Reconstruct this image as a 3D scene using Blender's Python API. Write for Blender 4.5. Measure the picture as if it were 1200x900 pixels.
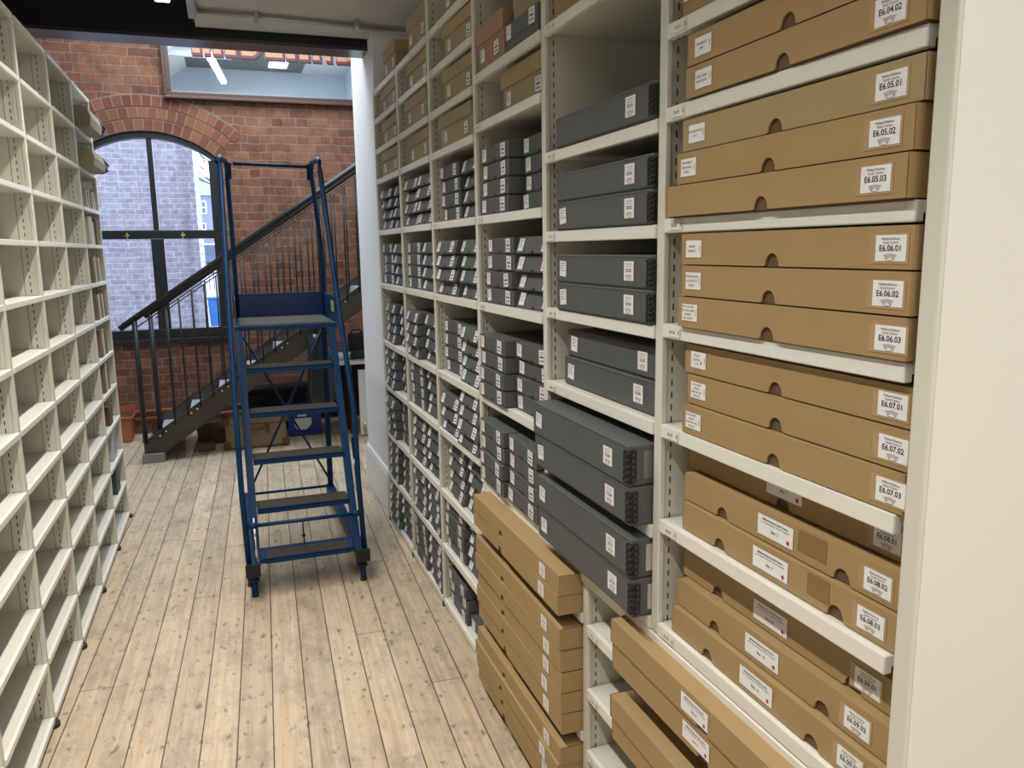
import bpy, bmesh, math, random
from mathutils import Vector, Matrix
random.seed(7)
D = bpy.data
S = bpy.context.scene
COL = S.collection
for o in list(D.objects): D.objects.remove(o)
PI = math.pi

# ------------------------------------------------------------------ camera
EYE = 1.917
yaw, pitch, roll = math.radians(19.5657), math.radians(-9.6834), math.radians(-0.869)
f = Vector((math.sin(yaw)*math.cos(pitch), math.cos(yaw)*math.cos(pitch), math.sin(pitch)))
r = Vector((math.cos(yaw), -math.sin(yaw), 0)); u = r.cross(f)
r2 = r*math.cos(roll)+u*math.sin(roll); u2 = -r*math.sin(roll)+u*math.cos(roll)
cam = D.objects.new('camera', D.cameras.new('camera')); COL.objects.link(cam)
cam.data.sensor_width = 36; cam.data.lens = 929.364/1200*36
cam.data.clip_start = 0.02; cam.data.clip_end = 300
M4 = Matrix((( r2.x, u2.x, -f.x, 0), (r2.y, u2.y, -f.y, 0), (r2.z, u2.z, -f.z, EYE), (0,0,0,1)))
cam.matrix_world = M4
S.camera = cam

# ------------------------------------------------------------------ world, exposure
S.view_settings.view_transform = 'Standard'; S.view_settings.look = 'None'
S.view_settings.gamma = 1; S.view_settings.use_curve_mapping = False
S.view_settings.exposure = -0.09
W = D.worlds.new('overcast'); S.world = W; W.use_nodes = True
bg = W.node_tree.nodes['Background']
bg.inputs[0].default_value = (0.78, 0.88, 1.0, 1); bg.inputs[1].default_value = 4.4

TUBE_POWER = 22.5
TUBE_SPREAD = math.radians(118)
SKYLIGHT_POWER = 165.0
def area_light(name, loc, rot, sx, sy, power, color, parent=None, spread=False):
    l = D.lights.new(name, 'AREA'); l.shape = 'RECTANGLE'; l.size = sx; l.size_y = sy
    l.energy = power; l.color = color
    if name == 'tube_light' and loc[1] == 0 and spread: l.spread = TUBE_SPREAD
    o = D.objects.new(name, l); COL.objects.link(o); o.location = loc; o.rotation_euler = rot
    if parent: o.parent = parent
    return o
area_light('daylight_from_skylight', (0.2, 7.4, 4.74), (0,0,0), 2.4, 2.4, SKYLIGHT_POWER, (0.82, 0.91, 1.0))

# ------------------------------------------------------------------ materials
MAT = {}
def nodes(m): return m.node_tree.nodes, m.node_tree.links
def mat(name, col, rough=0.5, metal=0.0, noise=0.0, nscale=20, bump=0.0, bscale=200, spec=0.5, emit=None, estr=0, coat=0, alpha=1, trans=0):
    if name in MAT: return MAT[name]
    m = D.materials.new(name); m.use_nodes = True; MAT[name] = m
    N, L = nodes(m); b = N['Principled BSDF']
    b.inputs['Base Color'].default_value = (*col, 1); b.inputs['Roughness'].default_value = rough
    b.inputs['Metallic'].default_value = metal; b.inputs['Specular IOR Level'].default_value = spec
    b.inputs['Coat Weight'].default_value = coat
    if trans: b.inputs['Transmission Weight'].default_value = trans
    if alpha < 1: b.inputs['Alpha'].default_value = alpha
    if emit: b.inputs['Emission Color'].default_value = (*emit, 1); b.inputs['Emission Strength'].default_value = estr
    if noise or bump:
        tc = N.new('ShaderNodeTexCoord')
        if noise:
            n = N.new('ShaderNodeTexNoise'); n.inputs['Scale'].default_value = nscale; n.inputs['Detail'].default_value = 4
            L.new(tc.outputs['Object'], n.inputs['Vector'])
            mp = N.new('ShaderNodeMapRange'); mp.inputs[3].default_value = 1-noise; mp.inputs[4].default_value = 1+noise
            L.new(n.outputs['Fac'], mp.inputs[0])
            mx = N.new('ShaderNodeVectorMath'); mx.operation = 'SCALE'
            mx.inputs[0].default_value = col; L.new(mp.outputs[0], mx.inputs['Scale']); L.new(mx.outputs[0], b.inputs['Base Color'])
        if bump:
            n2 = N.new('ShaderNodeTexNoise'); n2.inputs['Scale'].default_value = bscale; n2.inputs['Detail'].default_value = 3
            L.new(tc.outputs['Object'], n2.inputs['Vector'])
            bp = N.new('ShaderNodeBump'); bp.inputs['Strength'].default_value = bump; bp.inputs['Distance'].default_value = 0.002
            L.new(n2.outputs['Fac'], bp.inputs['Height']); L.new(bp.outputs[0], b.inputs['Normal'])
    return m
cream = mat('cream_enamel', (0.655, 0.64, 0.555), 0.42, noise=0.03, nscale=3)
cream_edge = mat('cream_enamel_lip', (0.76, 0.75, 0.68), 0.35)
slot_m = mat('slot_dark', (0.05, 0.045, 0.035), 0.8)
black = mat('black_paint', (0.006, 0.006, 0.007), 0.6)
blackish = mat('black_steel', (0.018, 0.017, 0.016), 0.42, metal=0.3, noise=0.25, nscale=6)
steel_dark = mat('raw_dark_steel', (0.075, 0.066, 0.058), 0.40, metal=0.6, noise=0.35, nscale=5)
beam_m = mat('beam_paint', (0.055, 0.055, 0.065), 0.3, noise=0.3, nscale=2, metal=0.2)
rubber = mat('rubber_black', (0.012, 0.012, 0.012), 0.6)
blue = mat('ladder_blue', (0.0035, 0.034, 0.105), 0.45, noise=0.15, nscale=12, spec=0.18)
blue_d = mat('ladder_blue_panel', (0.004, 0.03, 0.12), 0.35)
zinc = mat('bright_zinc', (0.75, 0.75, 0.75), 0.25, metal=1)
tread_m = mat('tread_rubber', (0.044, 0.040, 0.031), 0.85, noise=0.2, nscale=60, bump=0.5, bscale=400)
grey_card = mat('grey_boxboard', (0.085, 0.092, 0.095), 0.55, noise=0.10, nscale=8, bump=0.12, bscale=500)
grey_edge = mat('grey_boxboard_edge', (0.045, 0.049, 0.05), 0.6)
kraft = mat('brown_kraft_board', (0.355, 0.238, 0.108), 0.62, noise=0.07, nscale=7, bump=0.10, bscale=300)
kraft2 = mat('olive_kraft_board', (0.35, 0.265, 0.130), 0.62, noise=0.07, nscale=7, bump=0.10, bscale=300)
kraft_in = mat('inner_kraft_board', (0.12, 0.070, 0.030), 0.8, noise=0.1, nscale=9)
kraft_edge = mat('cut_board_edge', (0.50, 0.36, 0.20), 0.8)
tape = mat('brown_parcel_tape', (0.24, 0.145, 0.055), 0.3, noise=0.15, nscale=20)
clear_tape = mat('clear_tape', (0.42, 0.29, 0.155), 0.2)
paper = mat('label_paper', (0.80, 0.80, 0.80), 0.35)
pocket = mat('clear_pocket', (0.15, 0.16, 0.165), 0.12, spec=1.0)
ink = mat('ink_black', (0.02, 0.02, 0.02), 0.6)
ink_grey = mat('ink_grey', (0.33, 0.31, 0.31), 0.6)
red = mat('red_dot', (0.42, 0.015, 0.04), 0.5)
pink = mat('pink_crest', (0.62, 0.42, 0.38), 0.6)
white_wall = mat('white_plaster', (0.85, 0.86, 0.88), 0.6, noise=0.02, nscale=2)
white_gloss = mat('white_gloss', (0.80, 0.80, 0.81), 0.3)
pale_blue_wall = mat('pale_wall_upstairs', (0.66, 0.76, 0.86), 0.7)
beige_ceil = mat('beige_ceiling', (0.52, 0.49, 0.44), 0.8, noise=0.03, nscale=2)
black_frame = mat('window_frame_black', (0.012, 0.014, 0.016), 0.35)
brass = mat('brass', (0.7, 0.5, 0.2), 0.3, metal=1)
wood_frame = mat('mirror_wood', (0.065, 0.028, 0.016), 0.4, noise=0.3, nscale=15)
tube_m = mat('tube_glow', (1,1,1), 0.5, emit=(1.0, 0.97, 0.92), estr=5)
mirror_m = mat('mirror_glass', (0.86, 0.90, 0.92), 0.015, metal=1)
glass_m = mat('glass_pane', (1,1,1), 0.0, trans=1)
MAT['glass_pane'].node_tree.nodes['Principled BSDF'].inputs['IOR'].default_value = 1.0
gold = mat('gilt_letter', (0.42, 0.23, 0.13), 0.5)
dark_red = mat('dark_red_letter', (0.13, 0.012, 0.012), 0.4)
terracotta = mat('terracotta_plastic', (0.36, 0.125, 0.045), 0.45, noise=0.08, nscale=6)
blue_plastic = mat('blue_plastic', (0.008, 0.035, 0.27), 0.35)
canvas = mat('canvas_tan', (0.23, 0.165, 0.09), 0.85, noise=0.3, nscale=9, bump=0.4, bscale=120)
leather = mat('brown_leather', (0.10, 0.045, 0.02), 0.5)
bag_m = mat('bin_bag', (0.012, 0.012, 0.014), 0.28)
concrete = mat('concrete_grey', (0.22, 0.21, 0.20), 0.9, noise=0.15, nscale=15)
paper_old = mat('aged_paper', (0.52, 0.47, 0.40), 0.75, noise=0.1, nscale=20)
pamphlet = mat('pamphlet_brown', (0.20, 0.13, 0.08), 0.7, noise=0.15, nscale=20)
teal = mat('teal_box', (0.05, 0.085, 0.085), 0.5)
lilac = mat('pale_plastic', (0.50, 0.52, 0.60), 0.25)
green_cloth = mat('dark_green_cloth', (0.02, 0.05, 0.035), 0.8, noise=0.3, nscale=30)
table_white = mat('table_top_white', (0.75, 0.72, 0.66), 0.4)
conduit = mat('galvanised', (0.42, 0.42, 0.40), 0.45, metal=0.6, noise=0.15, nscale=12)
sticker = mat('yellow_green_sticker', (0.42, 0.50, 0.12), 0.4)
asphalt = mat('asphalt', (0.30, 0.32, 0.36), 0.9)
car_white = mat('car_white', (0.8, 0.82, 0.85), 0.2)
car_blue = mat('car_blue', (0.10, 0.15, 0.24), 0.2)
car_glass = mat('car_glass', (0.1, 0.14, 0.2), 0.1)
leaf_m = mat('bare_bark', (0.10, 0.10, 0.11), 0.9)
tread_steel = mat('stair_tread_steel', (0.62, 0.64, 0.70), 0.35, metal=0.4, noise=0.15, nscale=30)  # pale base colour stands in for the light glinting on the treads

def brick_mat(name, c1, c2, mortar, bw, rh, msize, rough=0.85, bumpd=0.006, squash=0.5, tint=None):
    m = D.materials.new(name); m.use_nodes = True; MAT[name] = m
    N, L = nodes(m); b = N['Principled BSDF']; b.inputs['Roughness'].default_value = rough
    b.inputs['Specular IOR Level'].default_value = 0.25
    tc = N.new('ShaderNodeTexCoord'); sep = N.new('ShaderNodeSeparateXYZ'); L.new(tc.outputs['Object'], sep.inputs[0])
    cmb = N.new('ShaderNodeCombineXYZ'); L.new(sep.outputs['X'], cmb.inputs['X']); L.new(sep.outputs['Z'], cmb.inputs['Y'])
    wob = N.new('ShaderNodeTexNoise'); wob.inputs['Scale'].default_value = 4.5; wob.inputs['Detail'].default_value = 5
    L.new(tc.outputs['Object'], wob.inputs['Vector'])
    sc = N.new('ShaderNodeVectorMath'); sc.operation = 'SCALE'; sc.inputs['Scale'].default_value = 0.045
    sb = N.new('ShaderNodeVectorMath'); sb.operation = 'SUBTRACT'; sb.inputs[1].default_value = (0.5,0.5,0.5)
    L.new(wob.outputs['Color'], sb.inputs[0]); L.new(sb.outputs[0], sc.inputs[0])
    ad = N.new('ShaderNodeVectorMath'); ad.operation = 'ADD'; L.new(cmb.outputs[0], ad.inputs[0]); L.new(sc.outputs[0], ad.inputs[1])
    br = N.new('ShaderNodeTexBrick'); br.offset = 0.5; br.offset_frequency = 2; br.squash = squash; br.squash_frequency = 2
    br.inputs['Color1'].default_value = (*c1,1); br.inputs['Color2'].default_value = (*c2,1); br.inputs['Mortar'].default_value = (*mortar,1)
    br.inputs['Scale'].default_value = 1; br.inputs['Mortar Size'].default_value = msize; br.inputs['Mortar Smooth'].default_value = 0.35
    br.inputs['Bias'].default_value = 0.0; br.inputs['Brick Width'].default_value = bw; br.inputs['Row Height'].default_value = rh
    L.new(ad.outputs[0], br.inputs['Vector'])
    n1 = N.new('ShaderNodeTexNoise'); n1.inputs['Scale'].default_value = 9.0; n1.inputs['Detail'].default_value = 8; n1.inputs['Roughness'].default_value = 0.7
    L.new(tc.outputs['Object'], n1.inputs['Vector'])
    mr = N.new('ShaderNodeMapRange'); mr.inputs[1].default_value = 0.3; mr.inputs[2].default_value = 0.7; mr.inputs[3].default_value = 0.62; mr.inputs[4].default_value = 1.35
    L.new(n1.outputs['Fac'], mr.inputs[0])
    mx = N.new('ShaderNodeVectorMath'); mx.operation = 'SCALE'; L.new(br.outputs['Color'], mx.inputs[0]); L.new(mr.outputs[0], mx.inputs['Scale'])
    # lime smears over the brick faces
    n2 = N.new('ShaderNodeTexNoise'); n2.inputs['Scale'].default_value = 14; n2.inputs['Detail'].default_value = 6; n2.inputs['Roughness'].default_value = 0.75
    L.new(tc.outputs['Object'], n2.inputs['Vector'])
    m2 = N.new('ShaderNodeMapRange'); m2.inputs[1].default_value = 0.48; m2.inputs[2].default_value = 0.78; m2.inputs[3].default_value = 0.0; m2.inputs[4].default_value = 0.62
    L.new(n2.outputs['Fac'], m2.inputs[0])
    mix = N.new('ShaderNodeMix'); mix.data_type = 'RGBA'; L.new(m2.outputs[0], mix.inputs['Factor']); L.new(mx.outputs[0], mix.inputs['A']); mix.inputs['B'].default_value = (*mortar,1)
    L.new(mix.outputs['Result'], b.inputs['Base Color'])
    bp = N.new('ShaderNodeBump'); bp.invert = True; bp.inputs['Strength'].default_value = 0.8; bp.inputs['Distance'].default_value = bumpd
    L.new(br.outputs['Fac'], bp.inputs['Height'])
    bp2 = N.new('ShaderNodeBump'); bp2.inputs['Strength'].default_value = 0.5; bp2.inputs['Distance'].default_value = 0.004
    L.new(n2.outputs['Fac'], bp2.inputs['Height']); L.new(bp.outputs[0], bp2.inputs['Normal']); L.new(bp2.outputs[0], b.inputs['Normal'])
    return m
brick = brick_mat('red_english_bond_brick', (0.235, 0.100, 0.058), (0.130, 0.052, 0.034), (0.215, 0.150, 0.108), 0.256, 0.0905, 0.0080)
brick_out = brick_mat('purple_brick_outside', (0.36, 0.36, 0.46), (0.29, 0.29, 0.40), (0.47, 0.48, 0.56), 0.24, 0.078, 0.010)
def island_brick():
    m = D.materials.new('arch_header_brick'); m.use_nodes = True; MAT['arch'] = m
    N, L = nodes(m); b = N['Principled BSDF']; b.inputs['Roughness'].default_value = 0.85; b.inputs['Specular IOR Level'].default_value = 0.25
    g = N.new('ShaderNodeNewGeometry'); cr = N.new('ShaderNodeValToRGB')
    cr.color_ramp.elements[0].color = (0.135, 0.048, 0.030, 1); cr.color_ramp.elements[1].color = (0.235, 0.095, 0.056, 1)
    L.new(g.outputs['Random Per Island'], cr.inputs[0])
    tc = N.new('ShaderNodeTexCoord'); n = N.new('ShaderNodeTexNoise'); n.inputs['Scale'].default_value = 14; n.inputs['Detail'].default_value = 6; n.inputs['Roughness'].default_value = 0.75
    L.new(tc.outputs['Object'], n.inputs['Vector'])
    m2 = N.new('ShaderNodeMapRange'); m2.inputs[1].default_value = 0.55; m2.inputs[2].default_value = 0.8; m2.inputs[4].default_value = 0.45
    L.new(n.outputs['Fac'], m2.inputs[0])
    mix = N.new('ShaderNodeMix'); mix.data_type = 'RGBA'; L.new(m2.outputs[0], mix.inputs['Factor']); L.new(cr.outputs[0], mix.inputs['A']); mix.inputs['B'].default_value = (0.235,0.17,0.125,1)
    L.new(mix.outputs['Result'], b.inputs['Base Color'])
    bp = N.new('ShaderNodeBump'); bp.inputs['Strength'].default_value = 0.5; bp.inputs['Distance'].default_value = 0.004; L.new(n.outputs['Fac'], bp.inputs['Height']); L.new(bp.outputs[0], b.inputs['Normal'])
    return m
arch_brick = island_brick()
mortar_m = mat('lime_mortar', (0.235, 0.17, 0.125), 0.9, noise=0.15, nscale=20)

FLOOR_ANG = 0.043
BOARD = 0.137
def floor_mat():
    m = D.materials.new('old_pine_boards'); m.use_nodes = True; MAT['floor'] = m
    N, L = nodes(m); b = N['Principled BSDF']; b.inputs['Specular IOR Level'].default_value = 0.4
    tc = N.new('ShaderNodeTexCoord'); mp = N.new('ShaderNodeMapping'); mp.inputs['Rotation'].default_value = (0, 0, FLOOR_ANG)
    L.new(tc.outputs['Object'], mp.inputs[0])
    sep = N.new('ShaderNodeSeparateXYZ'); L.new(mp.outputs[0], sep.inputs[0])
    def math_(op, a, b_=None, c=None):
        n = N.new('ShaderNodeMath'); n.operation = op
        for i, v in enumerate((a, b_, c)):
            if v is None: continue
            if isinstance(v, (int, float)): n.inputs[i].default_value = v
            else: L.new(v, n.inputs[i])
        return n.outputs[0]
    u_ = math_('DIVIDE', math_('ADD', sep.outputs['X'], 10*BOARD + 0.492), BOARD)
    idx = math_('FLOOR', u_); fr = math_('FRACT', u_)
    gap = math_('MINIMUM', fr, math_('SUBTRACT', 1.0, fr))
    seam = math_('LESS_THAN', gap, 0.019)
    wn = N.new('ShaderNodeTexWhiteNoise'); wn.noise_dimensions = '1D'; L.new(idx, wn.inputs['W'])
    # board ends
    v_ = math_('ADD', math_('DIVIDE', sep.outputs['Y'], 3.9), math_('MULTIPLY', wn.outputs['Value'], 7.0))
    ve = math_('FRACT', v_); endg = math_('LESS_THAN', ve, 0.0011)
    bid = math_('FLOOR', v_)
    wn2 = N.new('ShaderNodeTexWhiteNoise'); wn2.noise_dimensions = '2D'
    cv = N.new('ShaderNodeCombineXYZ'); L.new(idx, cv.inputs[0]); L.new(bid, cv.inputs[1]); L.new(cv.outputs[0], wn2.inputs['Vector'])
    # grain
    gx = N.new('ShaderNodeCombineXYZ'); L.new(math_('MULTIPLY', sep.outputs['X'], 38), gx.inputs[0]); L.new(math_('MULTIPLY', sep.outputs['Y'], 1.6), gx.inputs[1]); L.new(math_('MULTIPLY', idx, 3.7), gx.inputs[2])
    n1 = N.new('ShaderNodeTexNoise'); n1.inputs['Scale'].default_value = 1; n1.inputs['Detail'].default_value = 6; n1.inputs['Roughness'].default_value = 0.65; n1.inputs['Distortion'].default_value = 0.6
    L.new(gx.outputs[0], n1.inputs['Vector'])
    # worn patches
    n2 = N.new('ShaderNodeTexNoise'); n2.inputs['Scale'].default_value = 6.5; n2.inputs['Detail'].default_value = 8; n2.inputs['Roughness'].default_value = 0.78
    gy = N.new('ShaderNodeCombineXYZ'); L.new(sep.outputs['X'], gy.inputs[0]); L.new(math_('MULTIPLY', sep.outputs['Y'], 0.6), gy.inputs[1]); L.new(math_('MULTIPLY', wn2.outputs['Value'], 5), gy.inputs[2])
    L.new(gy.outputs[0], n2.inputs['Vector'])
    cr = N.new('ShaderNodeValToRGB'); cr.color_ramp.elements[0].position = 0.3; cr.color_ramp.elements[1].position = 0.72
    cr.color_ramp.elements[0].color = (0.42, 0.315, 0.195, 1); cr.color_ramp.elements[1].color = (0.63, 0.52, 0.385, 1)
    L.new(n1.outputs['Fac'], cr.inputs[0])
    mr = N.new('ShaderNodeMapRange'); mr.inputs[1].default_value = 0.33; mr.inputs[2].default_value = 0.53; mr.inputs[3].default_value = 0.0; mr.inputs[4].default_value = 1.0
    L.new(n2.outputs['Fac'], mr.inputs[0])
    mixg = N.new('ShaderNodeMix'); mixg.data_type = 'RGBA'; L.new(mr.outputs[0], mixg.inputs['Factor']); mixg.inputs['A'].default_value = (0.33, 0.265, 0.205, 1); L.new(cr.outputs[0], mixg.inputs['B'])
    # knots, dents and nails: small dark spots
    vo = N.new('ShaderNodeTexVoronoi'); vo.inputs['Scale'].default_value = 9.0; vo.inputs['Randomness'].default_value = 1
    kv = N.new('ShaderNodeCombineXYZ'); L.new(math_('MULTIPLY', sep.outputs['X'], 1.2), kv.inputs[0]); L.new(math_('MULTIPLY', sep.outputs['Y'], 0.8), kv.inputs[1])
    L.new(kv.outputs[0], vo.inputs['Vector'])
    kk = N.new('ShaderNodeMapRange'); kk.inputs[1].default_value = 0.03; kk.inputs[2].default_value = 0.13; kk.inputs[3].default_value = 0.38; kk.inputs[4].default_value = 1.0
    L.new(vo.outputs['Distance'], kk.inputs[0])
    scm = N.new('ShaderNodeTexNoise'); scm.inputs['Scale'].default_value = 1.0; scm.inputs['Detail'].default_value = 2
    sv = N.new('ShaderNodeCombineXYZ'); L.new(math_('MULTIPLY', sep.outputs['X'], 30), sv.inputs[0]); L.new(math_('MULTIPLY', sep.outputs['Y'], 14), sv.inputs[1]); L.new(sv.outputs[0], scm.inputs['Vector'])
    sk = N.new('ShaderNodeMapRange'); sk.inputs[1].default_value = 0.27; sk.inputs[2].default_value = 0.38; sk.inputs[3].default_value = 0.45; sk.inputs[4].default_value = 1.0
    L.new(scm.outputs['Fac'], sk.inputs[0])
    var = math_('MULTIPLY_ADD', wn2.outputs['Value'], 0.20, 0.90)
    dark = math_('MULTIPLY', math_('MULTIPLY', var, kk.outputs[0]), sk.outputs[0])
    sm = math_('SUBTRACT', 1.0, math_('MULTIPLY', math_('MAXIMUM', seam, endg), 0.86))
    tot = math_('MULTIPLY', dark, sm)
    mx = N.new('ShaderNodeVectorMath'); mx.operation = 'SCALE'; L.new(mixg.outputs['Result'], mx.inputs[0]); L.new(tot, mx.inputs['Scale'])
    L.new(mx.outputs[0], b.inputs['Base Color'])
    rr = N.new('ShaderNodeMapRange'); rr.inputs[3].default_value = 0.42; rr.inputs[4].default_value = 0.62; L.new(n2.outputs['Fac'], rr.inputs[0]); L.new(rr.outputs[0], b.inputs['Roughness'])
    bp = N.new('ShaderNodeBump'); bp.inputs['Strength'].default_value = 0.6; bp.inputs['Distance'].default_value = 0.003
    L.new(math_('ADD', sm, math_('MULTIPLY', n1.outputs['Fac'], 0.3)), bp.inputs['Height']); L.new(bp.outputs[0], b.inputs['Normal'])
    return m
floor_m = floor_mat()

# ------------------------------------------------------------------ mesh helpers
class MB:
    """collects shapes into one mesh"""
    def __init__(s): s.bm = bmesh.new(); s.mats = []
    def mi(s, m):
        if m not in s.mats: s.mats.append(m)
        return s.mats.index(m)
    def face(s, pts, m):
        vs = [s.bm.verts.new(p) for p in pts]
        try: fc = s.bm.faces.new(vs); fc.material_index = s.mi(m); return fc
        except ValueError: return None
    def box(s, x0, y0, z0, x1, y1, z1, m, bevel=0, T=None):
        if x0 > x1: x0, x1 = x1, x0
        if y0 > y1: y0, y1 = y1, y0
        if z0 > z1: z0, z1 = z1, z0
        P = [(x0,y0,z0),(x1,y0,z0),(x1,y1,z0),(x0,y1,z0),(x0,y0,z1),(x1,y0,z1),(x1,y1,z1),(x0,y1,z1)]
        return s.hexa(P, m, bevel, T)
    def hexa(s, P, m, bevel=0, T=None):
        vs = [s.bm.verts.new(T @ Vector(p) if T else p) for p in P]
        i = s.mi(m); fs = []
        for q in ((0,3,2,1),(4,5,6,7),(0,1,5,4),(1,2,6,5),(2,3,7,6),(3,0,4,7)):
            fc = s.bm.faces.new([vs[k] for k in q]); fc.material_index = i; fs.append(fc)
        if bevel:
            es = list({e for fc in fs for e in fc.edges})
            bmesh.ops.bevel(s.bm, geom=es, offset=bevel, segments=2, affect='EDGES', profile=0.5)
        return s
    def tube(s, pts, rad, m, n=10, caps=True, square=False):
        pts = [Vector(p) for p in pts]; i = s.mi(m); rings = []
        N = 4 if square else n
        up = Vector((0,0,1))
        for k, p in enumerate(pts):
            d = (pts[min(k+1, len(pts)-1)] - pts[max(k-1, 0)]).normalized()
            ref = up if abs(d.dot(up)) < 0.9 else Vector((1,0,0)) if not square else Vector((1,0,0))
            a = d.cross(ref).normalized(); b = d.cross(a).normalized()
            R = rad*(1.414 if square else 1)
            rings.append([s.bm.verts.new(p + (a*math.cos(2*PI*(j+(0.5 if square else 0))/N) + b*math.sin(2*PI*(j+(0.5 if square else 0))/N))*R) for j in range(N)])
        for k in range(len(rings)-1):
            for j in range(N):
                fc = s.bm.faces.new([rings[k][j], rings[k][(j+1)%N], rings[k+1][(j+1)%N], rings[k+1][j]]); fc.material_index = i; fc.smooth = not square
        if caps:
            for rg in (rings[0], rings[-1]):
                fc = s.bm.faces.new(rg); fc.material_index = i
        return s
    def prism(s, poly, axis, a0, a1, m):
        """poly: list of 2D points in the plane normal to axis; extruded a0..a1"""
        def mk(p, a):
            return {'x': (a, p[0], p[1]), 'y': (p[0], a, p[1]), 'z': (p[0], p[1], a)}[axis]
        i = s.mi(m)
        A = [s.bm.verts.new(mk(p, a0)) for p in poly]; B = [s.bm.verts.new(mk(p, a1)) for p in poly]
        n = len(poly)
        for vs in (A, B):
            fc = s.bm.faces.new(vs); fc.material_index = i
        for k in range(n):
            fc = s.bm.faces.new([A[k], A[(k+1)%n], B[(k+1)%n], B[k]]); fc.material_index = i
        return s
    def disc(s, c, rad, nrm, m, thick=0.01, n=20):
        c = Vector(c); nrm = Vector(nrm).normalized()
        return s.tube([c-nrm*thick/2, c+nrm*thick/2], rad, m, n=n)
    def add_mesh(s, me, T, m):
        i = s.mi(m); tmp = {}
        for v in me.vertices: tmp[v.index] = s.bm.verts.new(T @ v.co)
        for p in me.polygons:
            try: fc = s.bm.faces.new([tmp[k] for k in p.vertices]); fc.material_index = i
            except ValueError: pass
        return s
    def mesh(s, name, recalc=True):
        if recalc: bmesh.ops.recalc_face_normals(s.bm, faces=s.bm.faces)
        me = D.meshes.new(name); s.bm.to_mesh(me); s.bm.free()
        for m in s.mats: me.materials.append(m)
        return me
    def obj(s, name, parent=None, loc=(0,0,0), recalc=True):
        o = D.objects.new(name, s.mesh(name, recalc)); COL.objects.link(o); o.location = loc
        if parent: o.parent = parent
        return o
def inst(name, me, parent, loc=(0,0,0), rot=(0,0,0)):
    o = D.objects.new(name, me); COL.objects.link(o); o.location = loc; o.rotation_euler = rot
    if parent: o.parent = parent
    return o
def thing(name, label, cat, loc=(0,0,0), rz=0, group=None):
    o = D.objects.new(name, None); COL.objects.link(o); o.location = loc; o.rotation_euler = (0,0,rz)
    o.empty_display_size = 0.05
    o['label'] = label; o['category'] = cat
    if group: o['group'] = group
    return o
def tag(o, label, cat, group=None):
    o['label'] = label; o['category'] = cat
    if group: o['group'] = group
    return o
def struct(o, label=None):
    o['kind'] = 'structure'
    if label: o['label'] = label
    return o
TXT = {}
def text_mesh(t, bold=False):
    k = (t, bold)
    if k not in TXT:
        c = D.curves.new('t', 'FONT'); c.body = t; c.align_x = 'CENTER'; c.align_y = 'CENTER'; c.resolution_u = 2
        c.fill_mode = 'FRONT'
        if bold: c.offset = 0.018
        o = D.objects.new('t', c); COL.objects.link(o)
        dg = bpy.context.evaluated_depsgraph_get()
        TXT[k] = D.meshes.new_from_object(o.evaluated_get(dg)); D.objects.remove(o); D.curves.remove(c)
    return TXT[k]
# frame for a label on a face looking towards -X: text runs along -Y, up +Z
RL = Matrix(((0,0,-1,0),(-1,0,0,0),(0,1,0,0),(0,0,0,1)))
# face looking towards -Y: text runs along +X
RF = Matrix(((1,0,0,0),(0,0,-1,0),(0,1,0,0),(0,0,0,1)))
def label_mesh(name, w, h, lines=(), crest=None, dots=(), bars=(), pocket_w=0.0, tilt=0.0, shade=paper, R=RL, pm=None):
    """origin at the label's centre, lying just in front of the face it is stuck on"""
    b = MB(); T = R @ Matrix.Rotation(tilt, 4, 'Z')
    def q(x0, y0, x1, y1, z, m):
        b.hexa([(x0,y0,z-0.0004),(x1,y0,z-0.0004),(x1,y1,z-0.0004),(x0,y1,z-0.0004),(x0,y0,z),(x1,y0,z),(x1,y1,z),(x0,y1,z)], m, 0, T)
    if pocket_w: q(-w/2-pocket_w, -h/2-0.004, w/2+pocket_w*0.35, h/2+0.003, 0.0006, pm or pocket)
    q(-w/2, -h/2, w/2, h/2, 0.0012, shade)
    def tx(t, size, x, y, bold=False, m=ink):
        b.add_mesh(text_mesh(t, bold), T @ Matrix.Translation((x, y, 0.0016)) @ Matrix.Scale(size, 4), m)
    for L_ in lines: tx(*L_)
    for (x, y, rad) in dots:
        b.face([T @ Vector((x+rad*math.cos(a*PI/8), y+rad*1.15*math.sin(a*PI/8), 0.0016)) for a in range(16)], red)
    for (x0, y0, x1, y1, m) in bars:
        b.face([T @ Vector(p) for p in ((x0,y0,0.0015),(x1,y0,0.0015),(x1,y1,0.0015),(x0,y1,0.0015))], m)
    if crest:
        cx, cy, s = crest
        # winged crest: scroll below, wings spread at either side, small shield
        for sg in (-1, 1):
            for k in range(3):
                y0 = cy + s*(0.30 - k*0.20)
                b.face([T @ Vector(p) for p in ((cx+sg*s*0.18, y0, 0.0016), (cx+sg*s*(1.15-k*0.16), y0-s*0.16, 0.0016), (cx+sg*s*(1.05-k*0.16), y0-s*0.28, 0.0016), (cx+sg*s*0.18, y0-s*0.10, 0.0016))], ink_grey)
        for k in range(8):
            a0 = PI + PI*k/8; a1 = PI + PI*(k+1)/8
            b.face([T @ Vector((cx+s*ra*math.cos(a), cy-s*0.25+s*ra*0.45*math.sin(a), 0.0017)) for ra, a in ((0.85,a0),(0.85,a1),(0.66,a1),(0.66,a0))], ink_grey)
        b.face([T @ Vector((cx+s*0.24*math.cos(a*PI/5), cy+s*0.12+s*0.26*math.sin(a*PI/5), 0.0018)) for a in range(10)], pink)
    return b.mesh(name, recalc=False)

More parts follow.
